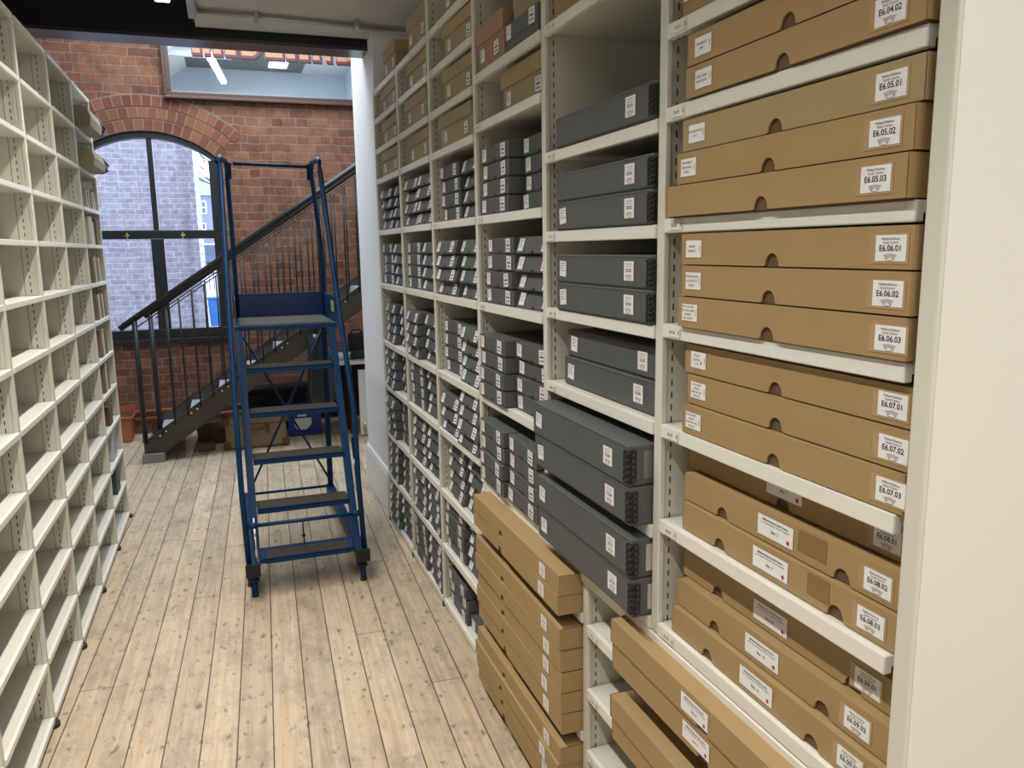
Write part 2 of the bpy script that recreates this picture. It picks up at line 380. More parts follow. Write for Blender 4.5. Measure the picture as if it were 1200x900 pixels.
# ------------------------------------------------------------------ the room
XR, XL = 1.0, -0.795          # front planes of the two shelving runs
YW = 9.25                     # brick wall
b = MB(); b.box(-4, -2.5, -0.05, 4, YW+0.3, 0.0, floor_m); struct(b.obj('floor'), 'worn pale pine floorboards with dark seams and nail holes')

# brick end wall with an arched window opening
AX, AR, AZT = -0.68, 1.04, 3.172      # arch centre x, radius, crown height
HW = 0.69; ZS = 0.965                 # half width, sill height
AZC = AZT-AR
def arch_z(x): return AZC + math.sqrt(max(AR*AR-(x-AX)**2, 0))
b = MB(); T0, T1 = YW, YW+0.30
xs = [AX-HW + 2*HW*k/24 for k in range(25)]
for (xa, xb) in ((-4, AX-HW), (AX+HW, 4)):
    b.box(xa, T0, 0, xb, T1, 5.2, brick)
b.box(AX-HW, T0, 0, AX+HW, T1, ZS, brick)
for k in range(24):
    xa, xb = xs[k], xs[k+1]; za, zb = arch_z(xa), arch_z(xb)
    b.face([(xa,T0,za),(xb,T0,zb),(xb,T0,5.2),(xa,T0,5.2)], brick)
    b.face([(xa,T1,za),(xb,T1,zb),(xb,T1,5.2),(xa,T1,5.2)], brick)
    b.face([(xa,T0,za),(xb,T0,zb),(xb,T1,zb),(xa,T1,za)], brick)
wall = struct(b.obj('wall_back', recalc=False), 'red brick wall in alternating header and stretcher courses with pale mortar')
b = MB()
a_half = math.asin(HW/AR)
rin = AR+0.004
bk = MB()
for ring in range(3):
    r0 = rin + ring*0.118; r1 = r0+0.108
    n = int(2*(a_half+0.03)*(r0+0.05)/0.088)
    off = 0.5*(ring % 2)
    for k in range(n):
        a0 = -(a_half+0.03) + (k+off)*2*(a_half+0.03)/n; a1 = a0 + 2*(a_half+0.03)/n - 0.011/(r0+0.05)
        if a1 > a_half+0.05: continue
        j = random.uniform(-0.003, 0.003)
        pts = [(AX+rr*math.sin(a), AZC+rr*math.cos(a)) for rr, a in ((r0,a0),(r1+j,a0),(r1+j,a1),(r0,a1))]
        b.prism(pts, 'y', T0-0.006+j*0.5, T0+0.02, arch_brick)
    na = 30
    for k in range(na):
        a0 = -(a_half-0.02) + k*2*(a_half-0.02)/na; a1 = a0 + 2*(a_half-0.02)/na
        bk.face([(AX+rr*math.sin(a), T0-0.004, AZC+rr*math.cos(a)) for rr, a in ((r0-0.006,a0),(r1+0.012,a0),(r1+0.012,a1),(r0-0.006,a1))], mortar_m)
b.obj('brick_arch', wall); bk.obj('arch_mortar', wall, recalc=False)
# skirting pipes low on the brick wall
b = MB()
b.tube([(-1.6, YW-0.03, 0.17), (3.2, YW-0.03, 0.17)], 0.014, terracotta); b.tube([(-1.6, YW-0.03, 0.25), (3.2, YW-0.03, 0.25)], 0.014, terracotta)
tag(b.obj('heating_pipes'), 'pair of thin brown heating pipes low along the brick wall', 'pipe')

# window joinery
def win_box(name, x0, x1, z0, z1, y0=YW+0.06, y1=YW+0.13, parent=None, m=black_frame):
    bb = MB(); bb.box(x0, y0, z0, x1, y1, z1, m, 0.004); return bb.obj(name, parent)
win = struct(D.objects.new('window_1', None), 'arched black framed window of four panes with brass catches'); COL.objects.link(win); win.location = (AX, YW, ZS)
win_parent = win
def wp(o): o.parent = win; o.location = (-AX, -YW, -ZS); return o
b = MB()
nseg = 28
for k in range(nseg):
    xa = AX-HW + 2*HW*k/nseg; xb = AX-HW+2*HW*(k+1)/nseg
    za, zb = arch_z(xa)-0.001, arch_z(xb)-0.001; t = 0.065
    P = [(xa,YW+0.03,za-t),(xb,YW+0.03,zb-t),(xb,YW+0.16,zb-t),(xa,YW+0.16,za-t),(xa,YW+0.03,za),(xb,YW+0.03,zb),(xb,YW+0.16,zb),(xa,YW+0.16,za)]
    b.hexa(P, black_frame)
for xa, xb in ((AX-HW, AX-HW+0.085), (AX+HW-0.10, AX+HW)):
    b.box(xa, YW+0.03, ZS+0.05, xb, YW+0.16, arch_z(xa if xa < AX else xb)-0.02, black_frame)
b.box(AX-HW, YW-0.04, ZS, AX+HW, YW+0.16, ZS+0.055, black_frame, 0.006)
b.box(AX-HW, YW+0.02, ZS+0.055, AX+HW, YW+0.13, ZS+0.155, black_frame, 0.006)
wp(b.obj('window_frame'))
b = MB(); b.box(AX-HW+0.05, YW+0.05, 2.075, AX+HW-0.05, YW+0.14, 2.165, black_frame, 0.005); wp(b.obj('transom'))
MX = -0.655
b = MB(); b.box(MX-0.027, YW+0.05, 2.165, MX+0.027, YW+0.14, 3.13, black_frame, 0.004); b.box(MX-0.065, YW+0.045, ZS+0.15, MX+0.065, YW+0.14, 2.08, black_frame, 0.008); wp(b.obj('mullion'))
for (x0, x1, z0, z1) in ((AX-HW+0.08, MX-0.06, ZS+0.15, 2.08), (MX+0.06, AX+HW-0.09, ZS+0.15, 2.08)):
    b = MB(); b.box(x0, YW+0.088, z0, x1, YW+0.092, z1, glass_m); wp(b.obj('pane'))
for (x0, x1) in ((AX-HW+0.08, MX-0.025), (MX+0.025, AX+HW-0.09)):
    b = MB(); n = 10
    poly = [(x0, 2.16), (x1, 2.16)] + [(x1+(x0-x1)*k/n, arch_z(x1+(x0-x1)*k/n)-0.05) for k in range(n+1)]
    b.prism(poly, 'y', YW+0.088, YW+0.092, glass_m); wp(b.obj('pane'))
for cx in (-0.94, -0.40):
    b = MB(); b.box(cx-0.022, YW+0.035, 2.105, cx+0.022, YW+0.048, 2.118, brass, 0.003); b.box(cx-0.006, YW+0.02, 2.07, cx+0.006, YW+0.05, 2.14, brass, 0.003); wp(b.obj('window_catch'))

# side walls, ceiling, beam
b = MB(); b.box(-3.2, -2.5, 0, -3.1, YW, 5.2, white_wall); struct(b.obj('wall_left'))
b = MB(); b.box(3.1, -2.5, 0, 3.2, YW, 5.2, white_wall); struct(b.obj('wall_right'))
b = MB(); b.box(-3.2, -2.6, 0, 3.2, -2.5, 5.2, white_wall); struct(b.obj('wall_front'))
b = MB(); b.box(1.02, 5.545, 0, 1.32, 6.46, 3.89, white_wall, 0.006); struct(b.obj('wall_pier'), 'white plastered pier between the shelving and the stair')
b = MB(); b.box(0.998, 5.545, 0, 1.02, 6.48, 0.30, white_gloss, 0.004); b.prism([(1.02,0.30),(0.998,0.30),(1.008,0.335),(1.02,0.345)], 'y', 5.545, 6.48, white_gloss)
struct(b.obj('baseboard_right'), 'tall white skirting board along the white pier')
b = MB(); b.box(-0.07, -2.5, 3.335, 3.1, 5.70, 3.9, beige_ceil); struct(b.obj('ceiling'), 'low beige ceiling over the right shelving')
b = MB(); b.box(-3.1, -2.5, 3.86, -0.07, 5.70, 3.9, black); b.box(-0.085, -2.5, 3.36, -0.072, 5.70, 3.86, black); struct(b.obj('ceiling_recess'), 'black painted recess of the ceiling above the aisle')
b = MB()
b.box(-3.1, 5.715, 3.262, 3.1, 5.935, 3.282, beam_m); b.box(-3.1, 5.715, 3.58, 3.1, 5.935, 3.60, black); b.box(-3.1, 5.80, 3.282, 3.1, 5.825, 3.58, black)
b.box(-3.1, 5.715, 3.282, 3.1, 5.725, 3.86, black)
struct(b.obj('trim_1'), 'dark steel beam crossing the room before the brick wall')
b = MB(); b.box(-3.1, 5.70, 3.60, 3.1, 5.935, 3.9, white_wall); struct(b.obj('trim_2'))
# conduit with clip under the low ceiling
cd = thing('ceiling_conduit', 'grey metal conduit run with end box under the beige ceiling', 'conduit', (-0.07, 5.25, 3.31))
b = MB(); b.tube([(0.02,0,0.0),(1.6,0.12,0.0)], 0.013, conduit); b.tube([(0.02,0.03,0.005),(1.6,0.15,0.005)], 0.009, conduit); b.obj('pipe', cd)
b = MB(); b.box(-0.03,-0.35,-0.03, 0.015,0.06,0.025, conduit, 0.004); b.obj('end_box', cd)
for x in (0.35, 0.95):
    b = MB(); b.box(x-0.012,-0.01,-0.02, x+0.012,0.10,0.025, conduit, 0.003); b.obj('clip', cd)
# upper floor seen in the mirror
b = MB(); b.box(-3.1, 4.30, 3.9, 2.2, 4.40, 4.8, pale_blue_wall); b.box(2.1, 4.40, 3.9, 2.2, 9.2, 4.8, pale_blue_wall); struct(b.obj('wall_upper'))
grey_ceiling = mat('grey_upper_ceiling', (0.20, 0.22, 0.22), 0.8)
b = MB()
b.box(-3.1, 4.3, 4.8, -1.0, YW, 4.9, white_wall); b.box(1.4, 4.3, 4.8, 3.1, YW, 4.9, white_wall)
b.box(-1.0, 4.3, 4.8, 1.4, 6.2, 4.9, grey_ceiling); b.box(-1.0, 8.6, 4.8, 1.4, YW, 4.9, white_wall)
b.box(-3.1, 5.9, 4.62, 0.30, 5.98, 4.8, pale_blue_wall)
b.face([(-1.6, 4.4, 3.9), (-0.35, 4.4, 4.8), (-0.35, 6.4, 4.8), (-1.6, 6.4, 3.9)], white_wall)
struct(b.obj('ceiling_upper'))
skyglow = mat('skylight_glass', (1,1,1), 0.3, emit=(0.82,0.92,1.0), estr=1.6)
b = MB(); b.box(-1.0, 6.2, 4.84, 1.4, 8.6, 4.86, skyglow); b.box(0.86, 4.75, 4.78, 1.14, 5.95, 4.80, skyglow); struct(b.obj('window_2'), 'overhead skylight panes')

# tube lights
def tube_light(x, y, z, ln, label, rz=0, power=None, group=None, warm=(1.0, 0.955, 0.89), hang=0.56):
    t = thing('strip_light', label, 'light', (x, y, z), rz, group)
    b = MB(); b.box(-0.045, -ln/2, 0.012, 0.045, ln/2, 0.05, white_gloss, 0.004); b.obj('housing', t)
    b = MB(); b.box(-0.038, -ln/2+0.01, -0.012, 0.038, ln/2-0.01, 0.012, tube_m, 0.006); b.obj('diffuser', t)
    b = MB()
    for yy in (-ln*0.35, ln*0.35): b.tube([(0, yy, 0.05), (0, yy, hang)], 0.004, zinc, n=6)
    b.obj('hanger', t)
    area_light('tube_light', (0, 0, -0.016), (0,0,0), 0.07, ln, power or TUBE_POWER, warm, t, spread=(rz == 0))
    return t
tube_light(-0.215, 4.25, 3.25, 1.25, 'lit white strip light hanging in the black ceiling recess, far end in view')
tube_light(-0.215, 2.75, 3.25, 1.25, 'white strip light over the middle of the aisle, above the frame', power=TUBE_POWER)
tube_light(-0.215, 1.25, 3.25, 1.25, 'white strip light over the near end of the aisle, above the frame', power=TUBE_POWER)
tube_light(-0.215, -0.25, 3.25, 1.25, 'white strip light over the aisle behind the viewpoint', power=TUBE_POWER)
tube_light(0.09, 5.75, 4.5, 1.7, 'white strip light upstairs, seen reflected in the framed mirror', rz=0.11, power=14, warm=(0.95, 0.98, 1.0))

tube_light(0.75, -1.0, 3.20, 1.25, 'white strip light over the open space behind the viewpoint, left of its pair', rz=PI/2, power=30, hang=0.13)
tube_light(2.3, -0.9, 3.20, 1.25, 'white strip light over the open space behind the viewpoint, right of its pair', rz=PI/2, power=30, hang=0.13)

# framed mirror with gilt letters
mr = thing('framed_mirror', 'large wood framed mirror with gilt red lettering high on the brick wall', 'mirror', (-0.455, YW-0.05, 3.50))
b = MB()
MWd, MHt = 2.6, 1.15
for (x0,z0,x1,z1) in ((0,0,MWd,0.062),(0,MHt-0.062,MWd,MHt),(0,0.062,0.062,MHt-0.062),(MWd-0.062,0.062,MWd,MHt-0.062)):
    b.box(x0, -0.02, z0, x1, 0.045, z1, wood_frame, 0.008)
for (x0,z0,x1,z1) in ((-0.012,-0.012,MWd+0.012,0.02),(-0.012,0.02,0.02,MHt)):
    b.box(x0, -0.035, z0, x1, 0.04, z1, wood_frame, 0.008)
b.obj('frame', mr)
b = MB(); b.box(0.05, 0.005, 0.05, MWd-0.05, 0.012, MHt-0.05, mirror_m); b.obj('mirror_glass', mr)
LB = 3.952-3.50; LH = 0.36
x = 0.29
def slab_letter(ch, w):
    """block letters as rectangles/arcs in a 1-high box, returns list of polygons"""
    s = 0.30*w; out = []
    def R(x0, y0, x1, y1): out.append([(x0,y0),(x1,y0),(x1,y1),(x0,y1)])
    q = 0.14
    if ch == 'I': R(0,0,w,q); R(0,1-q,w,1); R(w*0.28,q,w*0.72,1-q)
    if ch == 'L': R(0,0,w,q); R(0,1-q,w*0.62,1); R(w*0.16,q,w*0.45,1-q); R(w*0.78,q,w,0.38)
    if ch == 'D':
        R(0,0,w*0.55,q); R(0,1-q,w*0.55,1); R(w*0.13,q,w*0.40,1-q)
        n = 12
        for k in range(n):
            a0 = -PI/2+PI*k/n; a1 = -PI/2+PI*(k+1)/n
            out.append([(w*0.52+w*0.48*math.cos(a0), 0.5+0.5*math.sin(a0)), (w*0.52+w*0.48*math.cos(a1), 0.5+0.5*math.sin(a1)),
                        (w*0.52+w*0.22*math.cos(a1), 0.5+0.36*math.sin(a1)), (w*0.52+w*0.22*math.cos(a0), 0.5+0.36*math.sin(a0))])
    if ch == 'M':
        R(0,0,w*0.28,q); R(w*0.72,0,w,q); R(w*0.07,q,w*0.21,1); R(w*0.79,q,w*0.93,1)
        out.append([(w*0.16,1),(w*0.34,1),(w*0.58,0.0),(w*0.42,0.0)]); out.append([(w*0.66,1),(w*0.84,1),(w*0.58,0.0),(w*0.42,0.0)])
    if ch == 'A':
        R(0,0,w*0.40,q); R(w*0.58,0,w,q)
        out.append([(w*0.12,q),(w*0.27,q),(w*0.53,1),(w*0.40,1)]); out.append([(w*0.66,q),(w*0.90,q),(w*0.62,1),(w*0.42,1)]); R(w*0.27,0.32,w*0.70,0.45)
    if ch == 'N':
        R(0,0,w*0.36,q); R(w*0.66,1-q,w,1); R(w*0.11,q,w*0.25,1); R(w*0.76,0,w*0.90,1)
        out.append([(w*0.08,1),(w*0.34,1),(w*0.92,0),(w*0.62,0)])
    return out
xo = 0.455
for i, (ch, x0, w) in enumerate((('M',-0.165,0.285),('I',0.155,0.11),('D',0.315,0.20),('L',0.555,0.18),('A',0.77,0.235),('N',1.045,0.215),('D',1.30,0.20))):
    b = MB()
    for dx, dz, y0, y1, m in ((0.014, -0.026, -0.0005, 0.0045, black), (0.006,-0.012,-0.002,0.0040, dark_red), (0.0, 0.0, -0.0035, 0.0035, gold)):
        g = {'black_paint': 0.012, 'dark_red_letter': 0.012}.get(m.name, -0.003)
        for k, poly in enumerate(slab_letter(ch, w)):
            cx_ = sum(p[0] for p in poly)/len(poly); cy_ = sum(p[1] for p in poly)/len(poly)
            pp = [(x0+xo+dx+p[0]+(g if p[0] > cx_ else -g), LB+dz+p[1]*LH+(g if p[1] > cy_ else -g)) for p in poly]
            b.prism(pp, 'y', y0-0.00005*k, y1, m)
    b.obj('letter', mr)

# ------------------------------------------------------------------ shelving
BAYR = 0.75203; Y0R = 5.4814
YR = [Y0R-BAYR*k for k in range(6)] + [0.939]       # uprights of the right run, far to near
BEAMZ = 0.947
LIP = 0.034
def shelf_mesh(y0, y1, xf, sgn, z, depth, tagtxt=None):
    """xf: front plane; sgn +1 when the shelf runs to +X"""
    b = MB()
    b.box(xf+sgn*0.0155, y0, z-0.020, xf+sgn*depth, y1, z-0.0005, cream)
    lp_ = LIP if sgn > 0 else 0.024
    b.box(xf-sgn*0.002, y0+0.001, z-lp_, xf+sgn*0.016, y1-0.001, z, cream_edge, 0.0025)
    return b
def slots(b, yface, xf, sgn, z0, z1, off=0.030, pitch=0.0315, ln=0.016):
    z = z0+0.03
    while z < z1-0.03:
        xa = xf+sgn*off
        b.face([(xa, yface, z), (xa+sgn*0.004, yface, z), (xa+sgn*0.004, yface, z+ln), (xa, yface, z+ln)], slot_m)
        z += pitch
def upright(parent, yc, xf, sgn, depth, z0, z1, thick=0.022, flange=0.034, slotted=True, seam=None):
    b = MB()
    b.box(xf+sgn*0.012, yc-thick/2, z0, xf+sgn*depth, yc+thick/2, z1, cream)
    b.box(xf, yc-flange/2, z0, xf+sgn*0.016, yc+flange/2, z1, cream, 0.003)
    if sgn < 0:
        b.box(xf-0.0162, yc-thick/2-0.003, z0, xf-0.030, yc+thick/2, z1, cream)
    if slotted: slots(b, yc-thick/2-0.0012, xf, sgn, z0, z1, 0.030 if sgn > 0 else 0.042)
    if seam:
        ys = yc-thick/2-0.001; xa = xf+sgn*seam
        b.face([(xa,ys,z0),(xa+sgn*0.002,ys,z0),(xa+sgn*0.002,ys,z1),(xa,ys,z1)], slot_m)
    return b.obj('upright', parent, recalc=False)
def wrap(parent, *objs):
    l = parent.location
    for o in objs: o.location = (-l.x, -l.y, -l.z)

ORD = ['farthest', 'second farthest', 'third farthest', 'fourth farthest', 'fifth farthest', 'nearest']
sh = {'s1': 2.950, 's2': 2.768, 's3': 2.576, 's4': 2.385, 's5': 2.051, 's6': 1.697, 's7': 1.306, 's8': 1.004, 's9': 0.670, 's10': 0.363, 's11': 0.046}
bay_shelves = [list(sh.values())]*3 + [
    [2.95, 2.605, 2.415, 2.051, 1.697, 1.306, BEAMZ],
    [2.95, 2.605, 2.219, 1.970, 1.723, 1.477, 1.200, BEAMZ],
    [2.95, 2.700, 2.420, 2.236, 1.982, 1.731, 1.479, 1.2305, BEAMZ]]
DEP = 0.56
def shelf_tag(parent, xf, y, z, txt):
    me = label_mesh('shelf_tag', 0.055, 0.022, lines=[(txt, 0.011, -0.006, 0), ], bars=[(0.020,-0.004,0.023,0.005,ink)], shade=cream_edge)
    o = inst('shelf_tag', me, parent, (xf-0.0025, y, z)); return o
bayrows = 'ABCDEF'
for k in range(6):
    yf, yn = YR[k], YR[k+1]
    zb = 0.02 if k < 3 else BEAMZ-LIP
    low = ['holding rows of grey boxes down to the floor', 'with grey boxes on every row, second from the white pier', 'beside the tall wide brown cartons near the floor',
           'of four grey box rows standing over the wide brown cartons', 'holding flat grey boxes with black laced corners', 'holding flat brown cartons beside the plain end panel'][k]
    bay = thing('shelving_bay', f'cream steel shelving bay {low}', 'shelving', (XR, yf, 0), 0, 'cream shelving bays of the right run')
    if k == 0: bay['label'] = 'cream steel shelving bay farthest along the right run, against the white pier'
    objs = []
    objs.append(upright(bay, yf, XR, 1, DEP, zb, 3.32 if k >= 2 else 2.95))
    if k == 5: pass
    b = MB(); b.box(XR+DEP-0.004, yn+0.018, zb, XR+DEP, yf-0.011, 3.32 if k >= 2 else 2.95, cream); objs.append(b.obj('back_panel', bay))
    for i, z in enumerate(bay_shelves[k]):
        if k >= 3 and z == BEAMZ: z_lip = 0
        b = shelf_mesh(yn+0.017, yf-0.017, XR-0.003 if k < 5 else XR+0.0, 1, z, DEP-0.01); objs.append(b.obj('shelf', bay))
    wrap(bay, *objs)
    for i, z in enumerate(bay_shelves[k]):
        t = f'{"ABCDEF"[k] if k < 5 else "E"}{6 if k==5 else k+1}.{i+1:02d}'
        o = shelf_tag(bay, 0, 0, 0, t); o.location = ((XR-0.0062 if k < 5 else XR-0.0030)-bay.location.x, yf-0.075-bay.location.y, z-LIP/2)
    if k < 3:
        for yy in (yf-0.01,):
            b = MB(); b.disc((XR+0.012, yy, 0.010), 0.024, (0,0,1), rubber, 0.018); b.tube([(XR+0.012,yy,0.01),(XR+0.012,yy,0.03)], 0.008, rubber, n=8); o = b.obj('foot', bay); wrap(bay, o)
# beam between the upper bays and the wide lower bays
b = MB(); b.box(XR-0.004, YR[6]+0.01, BEAMZ-0.075, XR+0.02, YR[3]-0.02, BEAMZ-LIP-0.003, cream_edge, 0.003); b.box(XR+0.02, YR[6]+0.01, BEAMZ-0.05, XR+DEP, YR[3]-0.02, BEAMZ-0.037, cream)
tag(b.obj('support_beam'), 'long cream steel support beam carrying the three near bays', 'beam')
# two wide lower bays
YM = 2.152
lower = [(YR[3], YM, [0.762, 0.346, 0.05], 'wide low cream shelving bay filled with stacked wide brown cartons'),
         (YM, YR[6]+0.05, [0.741, 0.522, 0.306, 0.05], 'wide low cream shelving bay with near ends of its shelves empty')]
lowbays = []
for (yf, yn, zs, lab) in lower:
    bay = thing('low_shelving_bay', lab, 'shelving', (XR, yf, 0), 0, 'wide low bays under the support beam')
    objs = []
    objs.append(upright(bay, yf, XR, 1, DEP+0.1, 0.02, BEAMZ-0.077))
    b = MB(); b.box(XR+DEP+0.096, yn+0.018, 0.02, XR+DEP+0.10, yf-0.011, BEAMZ-0.08, cream); objs.append(b.obj('back_panel', bay))
    for z in zs:
        b = shelf_mesh(yn+0.017, yf-0.017, XR-0.003, 1, z, DEP+0.09); objs.append(b.obj('shelf', bay))
    b = MB(); b.disc((XR+0.012, yf-0.01, 0.010), 0.022, (0,0,1), rubber, 0.018); objs.append(b.obj('foot', bay))
    wrap(bay, *objs)
    for i, z in enumerate(zs):
        if yf == YM:
            o = shelf_tag(bay, 0, 0, 0, f'F6.{i+1:02d}'); o.location = (-0.0065, -0.075, z-LIP/2)
# end panel of the run
ep = thing('shelf_end_panel', 'large plain cream end panel closing the near end of the right shelving', 'panel', (XR, 0.92, 0))
b = MB(); b.box(XR+0.004, 0.902, 0.0, XR+0.75, 0.934, 3.32, cream_edge); o = b.obj('panel_face', ep); wrap(ep, o)
b = MB(); b.box(XR-0.006, 0.900, 0.0, XR+0.0035, 0.936, 3.32, cream, 0.004); o = b.obj('edge_strip', ep); wrap(ep, o)

# left run
BAYL = 0.69924; Y0L = 6.2704; NL = 8
YL = [Y0L-BAYL*k for k in range(NL+1)]
zl = [2.955, 2.692, 2.454, 2.214, 1.983, 1.737, 1.494, 1.246, 1.008, 0.773, 0.524, 0.285, 0.046]
DL = 0.42
LORD = ['farthest', 'second farthest', 'third farthest', 'fourth farthest', 'fifth farthest', 'sixth farthest', 'seventh farthest', 'eighth farthest']
for k in range(NL):
    yf, yn = YL[k], YL[k+1]
    lab = f'{LORD[k]} bay of the empty cream shelving on the left' if k else 'farthest cream shelving bay on the left, holding papers and bundles'
    bay = thing('empty_shelving_bay' if k else 'shelving_bay', lab, 'shelving', (XL, yf, 0), 0, 'cream shelving bays of the left run')
    objs = []
    objs.append(upright(bay, yf, XL, -1, DL, 0.02, 2.955, seam=0.066))
    b = MB(); b.box(XL-DL+0.004, yn+0.018, 0.02, XL-DL, yf-0.011, 2.955, cream); objs.append(b.obj('back_panel', bay))
    for z in zl:
        b = shelf_mesh(yn+0.017, yf-0.017, XL+0.003, -1, z, DL-0.01); objs.append(b.obj('shelf', bay))
    b = MB(); b.disc((XL-0.004, yf-0.01, 0.010), 0.024, (0,0,1), rubber, 0.018); b.tube([(XL-0.004,yf-0.01,0.01),(XL-0.004,yf-0.01,0.03)], 0.008, rubber, n=8); objs.append(b.obj('foot', bay))
    wrap(bay, *objs)
b = MB(); b.box(XL-DL, Y0L+0.019, 0.0, XL-0.004, Y0L+0.030, 2.955, mat('end_panel_dark', (0.10,0.095,0.09), 0.5)); tag(b.obj('end_sheet'), 'dark sheet panel closing the far end of the left shelving', 'panel')

# ------------------------------------------------------------------ boxes
def rnd(a): return random.uniform(-a, a)
GW, GH, GD = 0.326, 0.0655, 0.42
def grey_parts(slant):
    """tray, lid; front at x=0 (bottom), width along Y centred, base z=0"""
    s = slant
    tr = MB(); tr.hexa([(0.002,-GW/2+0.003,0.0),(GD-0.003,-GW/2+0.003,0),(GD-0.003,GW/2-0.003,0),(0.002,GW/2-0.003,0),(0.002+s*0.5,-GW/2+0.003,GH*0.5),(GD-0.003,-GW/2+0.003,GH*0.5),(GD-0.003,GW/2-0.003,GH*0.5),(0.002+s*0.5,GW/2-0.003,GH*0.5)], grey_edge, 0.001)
    ld = MB(); z0 = 0.003
    ld.hexa([(0,-GW/2,z0),(GD,-GW/2,z0),(GD,GW/2,z0),(0,GW/2,z0),(s,-GW/2,GH-0.002),(GD,-GW/2,GH-0.002),(GD,GW/2,GH-0.002),(s,GW/2,GH-0.002)], grey_card, 0.0025)
    ld.box(-0.0008, -0.008, z0, 0.0006, 0.008, z0+0.009, black)
    return tr.mesh('tray'), ld.mesh('lid')
G = {0: grey_parts(0.0), 1: grey_parts(0.020)}
def small_label(w, h, kind, tilt):
    bars = []
    if kind == 0:   # shelf mark label
        bars = [(-w*0.32, h*0.30, w*0.32, h*0.36, ink_grey), (-w*0.25, h*0.18, w*0.25, h*0.23, ink_grey), (-w*0.34, -h*0.06, w*0.34, h*0.06, ink), (-w*0.36, -h*0.36, w*0.36, -h*0.20, ink_grey)]
        b_ = label_mesh('shelf_mark_label', w, h, bars=bars, pocket_w=0.004, tilt=tilt)
    else:           # contents label
        bars = [(-w*0.36, h*(0.32-0.16*j), w*(0.36-0.12*((j*7)%3)), h*(0.38-0.16*j), ink_grey) for j in range(4)]
        b_ = label_mesh('contents_label', w, h, bars=bars, tilt=tilt)
    return b_
SL = [small_label(0.052, 0.050, 0, t) for t in (0.0, 0.06, -0.05)]
CL = [small_label(0.048, 0.047, 1, t) for t in (0.0, 0.08, -0.06)]
def grey_box(x, y, z, rz, slant, label, group, near_hidden=False):
    t = thing('grey_archive_box', label, 'box', (x, y, z), rz, group)
    tr, ld = G[slant]
    inst('tray', tr, t); inst('lid', ld, t)
    ang = -math.atan2(0.020, GH)*-1 if slant else 0
    xo = 0.0095 if slant else 0.0
    a = inst('contents_label', random.choice(CL), t, (xo-0.0012, GW/2-0.045, GH/2+0.001)); a.rotation_euler = (0, ang, 0)
    c = inst('shelf_mark_label', random.choice(SL), t, (xo-0.0012, -GW/2+0.060, GH/2+0.001)); c.rotation_euler = (0, ang, 0)
    return t
POS = {4: ['bottom', 'second', 'third', 'top'], 3: ['bottom', 'middle', 'top'], 1: ['only'], 2: ['bottom', 'top']}
rowname = ['top', 'second', 'third', 'fourth', 'fifth', 'sixth', 'lowest']
rows = ['s5', 's6', 's7', 's8', 's9', 's10', 's11']
cfg = {}
for k in range(3):
    for ri, rn in enumerate(rows):
        cfg[(k, ri)] = (sh[rn], [(4, random.choice((0,1,1)), rnd(0.07), rnd(0.02), 0), (4, random.choice((0,1,1)), rnd(0.09)-0.02, rnd(0.02), 0)])
cfg[(2, 3)] = (sh['s8'], [(3, 1, 0.03, 0.0, 0), (4, 1, -0.02, -0.03, 0)])
cfg[(2, 6)] = (sh['s11'], [(3, 0, 0.0, 0.0, 0), (1, 0, 0.05, 0.0, 0)])
cfg[(0, 1)] = (sh['s6'], [(4, 0, 0.02, 0.0, 0), (4, 1, 0.06, 0.0, 0)])
cfg[(1, 1)] = (sh['s6'], [(4, 0, 0.02, 0.0, 0), (4, 1, 0.02, 0.0, 0)])
cfg[(2, 1)] = (sh['s6'], [(4, 1, 0.06, 0.0, 0), (4, 1, -0.08, 0.0, 0)])
cfg[(3, 0)] = (2.051, [(4, 0, 0.0, -0.01, 0), (4, 0, 0.01, 0.025, 0)])
cfg[(3, 1)] = (1.697, [(4, 0, 0.0, 0.0, 0), (4, 1, 0.03, 0.01, 0)])
cfg[(3, 2)] = (1.306, [(4, 0, -0.05, -0.035, 0), (4, 0, 0.02, -0.01, 0)])
cfg[(3, 3)] = (BEAMZ, [(4, 0, -0.06, -0.05, 0), (4, 0, -0.05, -0.06, 0)])
lowest_named = {3: ['top', 'second', 'third', 'lowest']}
for (k, ri), (z, stacks) in cfg.items():
    yf, yn = YR[k]-0.03, YR[k+1]+0.03
    for si, (n, sl, rz, dx, dz) in enumerate(stacks):
        yc = (yf-0.024-GW/2) if si == 0 else (yn+0.0+GW/2)
        if k < 3 and si == 0: yc += 0.0
        for j in range(n):
            side = 'left' if si == 0 else 'right'
            rname = (lowest_named[3][ri] if k == 3 else rowname[ri])
            pos = POS[n][j]
            pos = {'bottom': 'bottom', 'second': 'second lowest', 'third': 'second highest', 'top': 'top', 'middle': 'middle', 'only': 'single'}[pos]
            lab = f'grey archive box, {pos} in {side} stack, {rname} grey row, {ORD[k]} bay' if k < 3 else f'grey archive box, {pos} in {side} stack, {rname} row above wide brown cartons'
            x = XR + 0.022 + 0.018*si + dx - (0.018 if sl else 0) + rnd(0.007)
            grey_box(x, yc + rnd(0.003), z + j*(GH+0.0008) + 0.0005, rz*0.45 + rnd(0.018), sl, lab, 'small grey archive boxes in paired stacks')

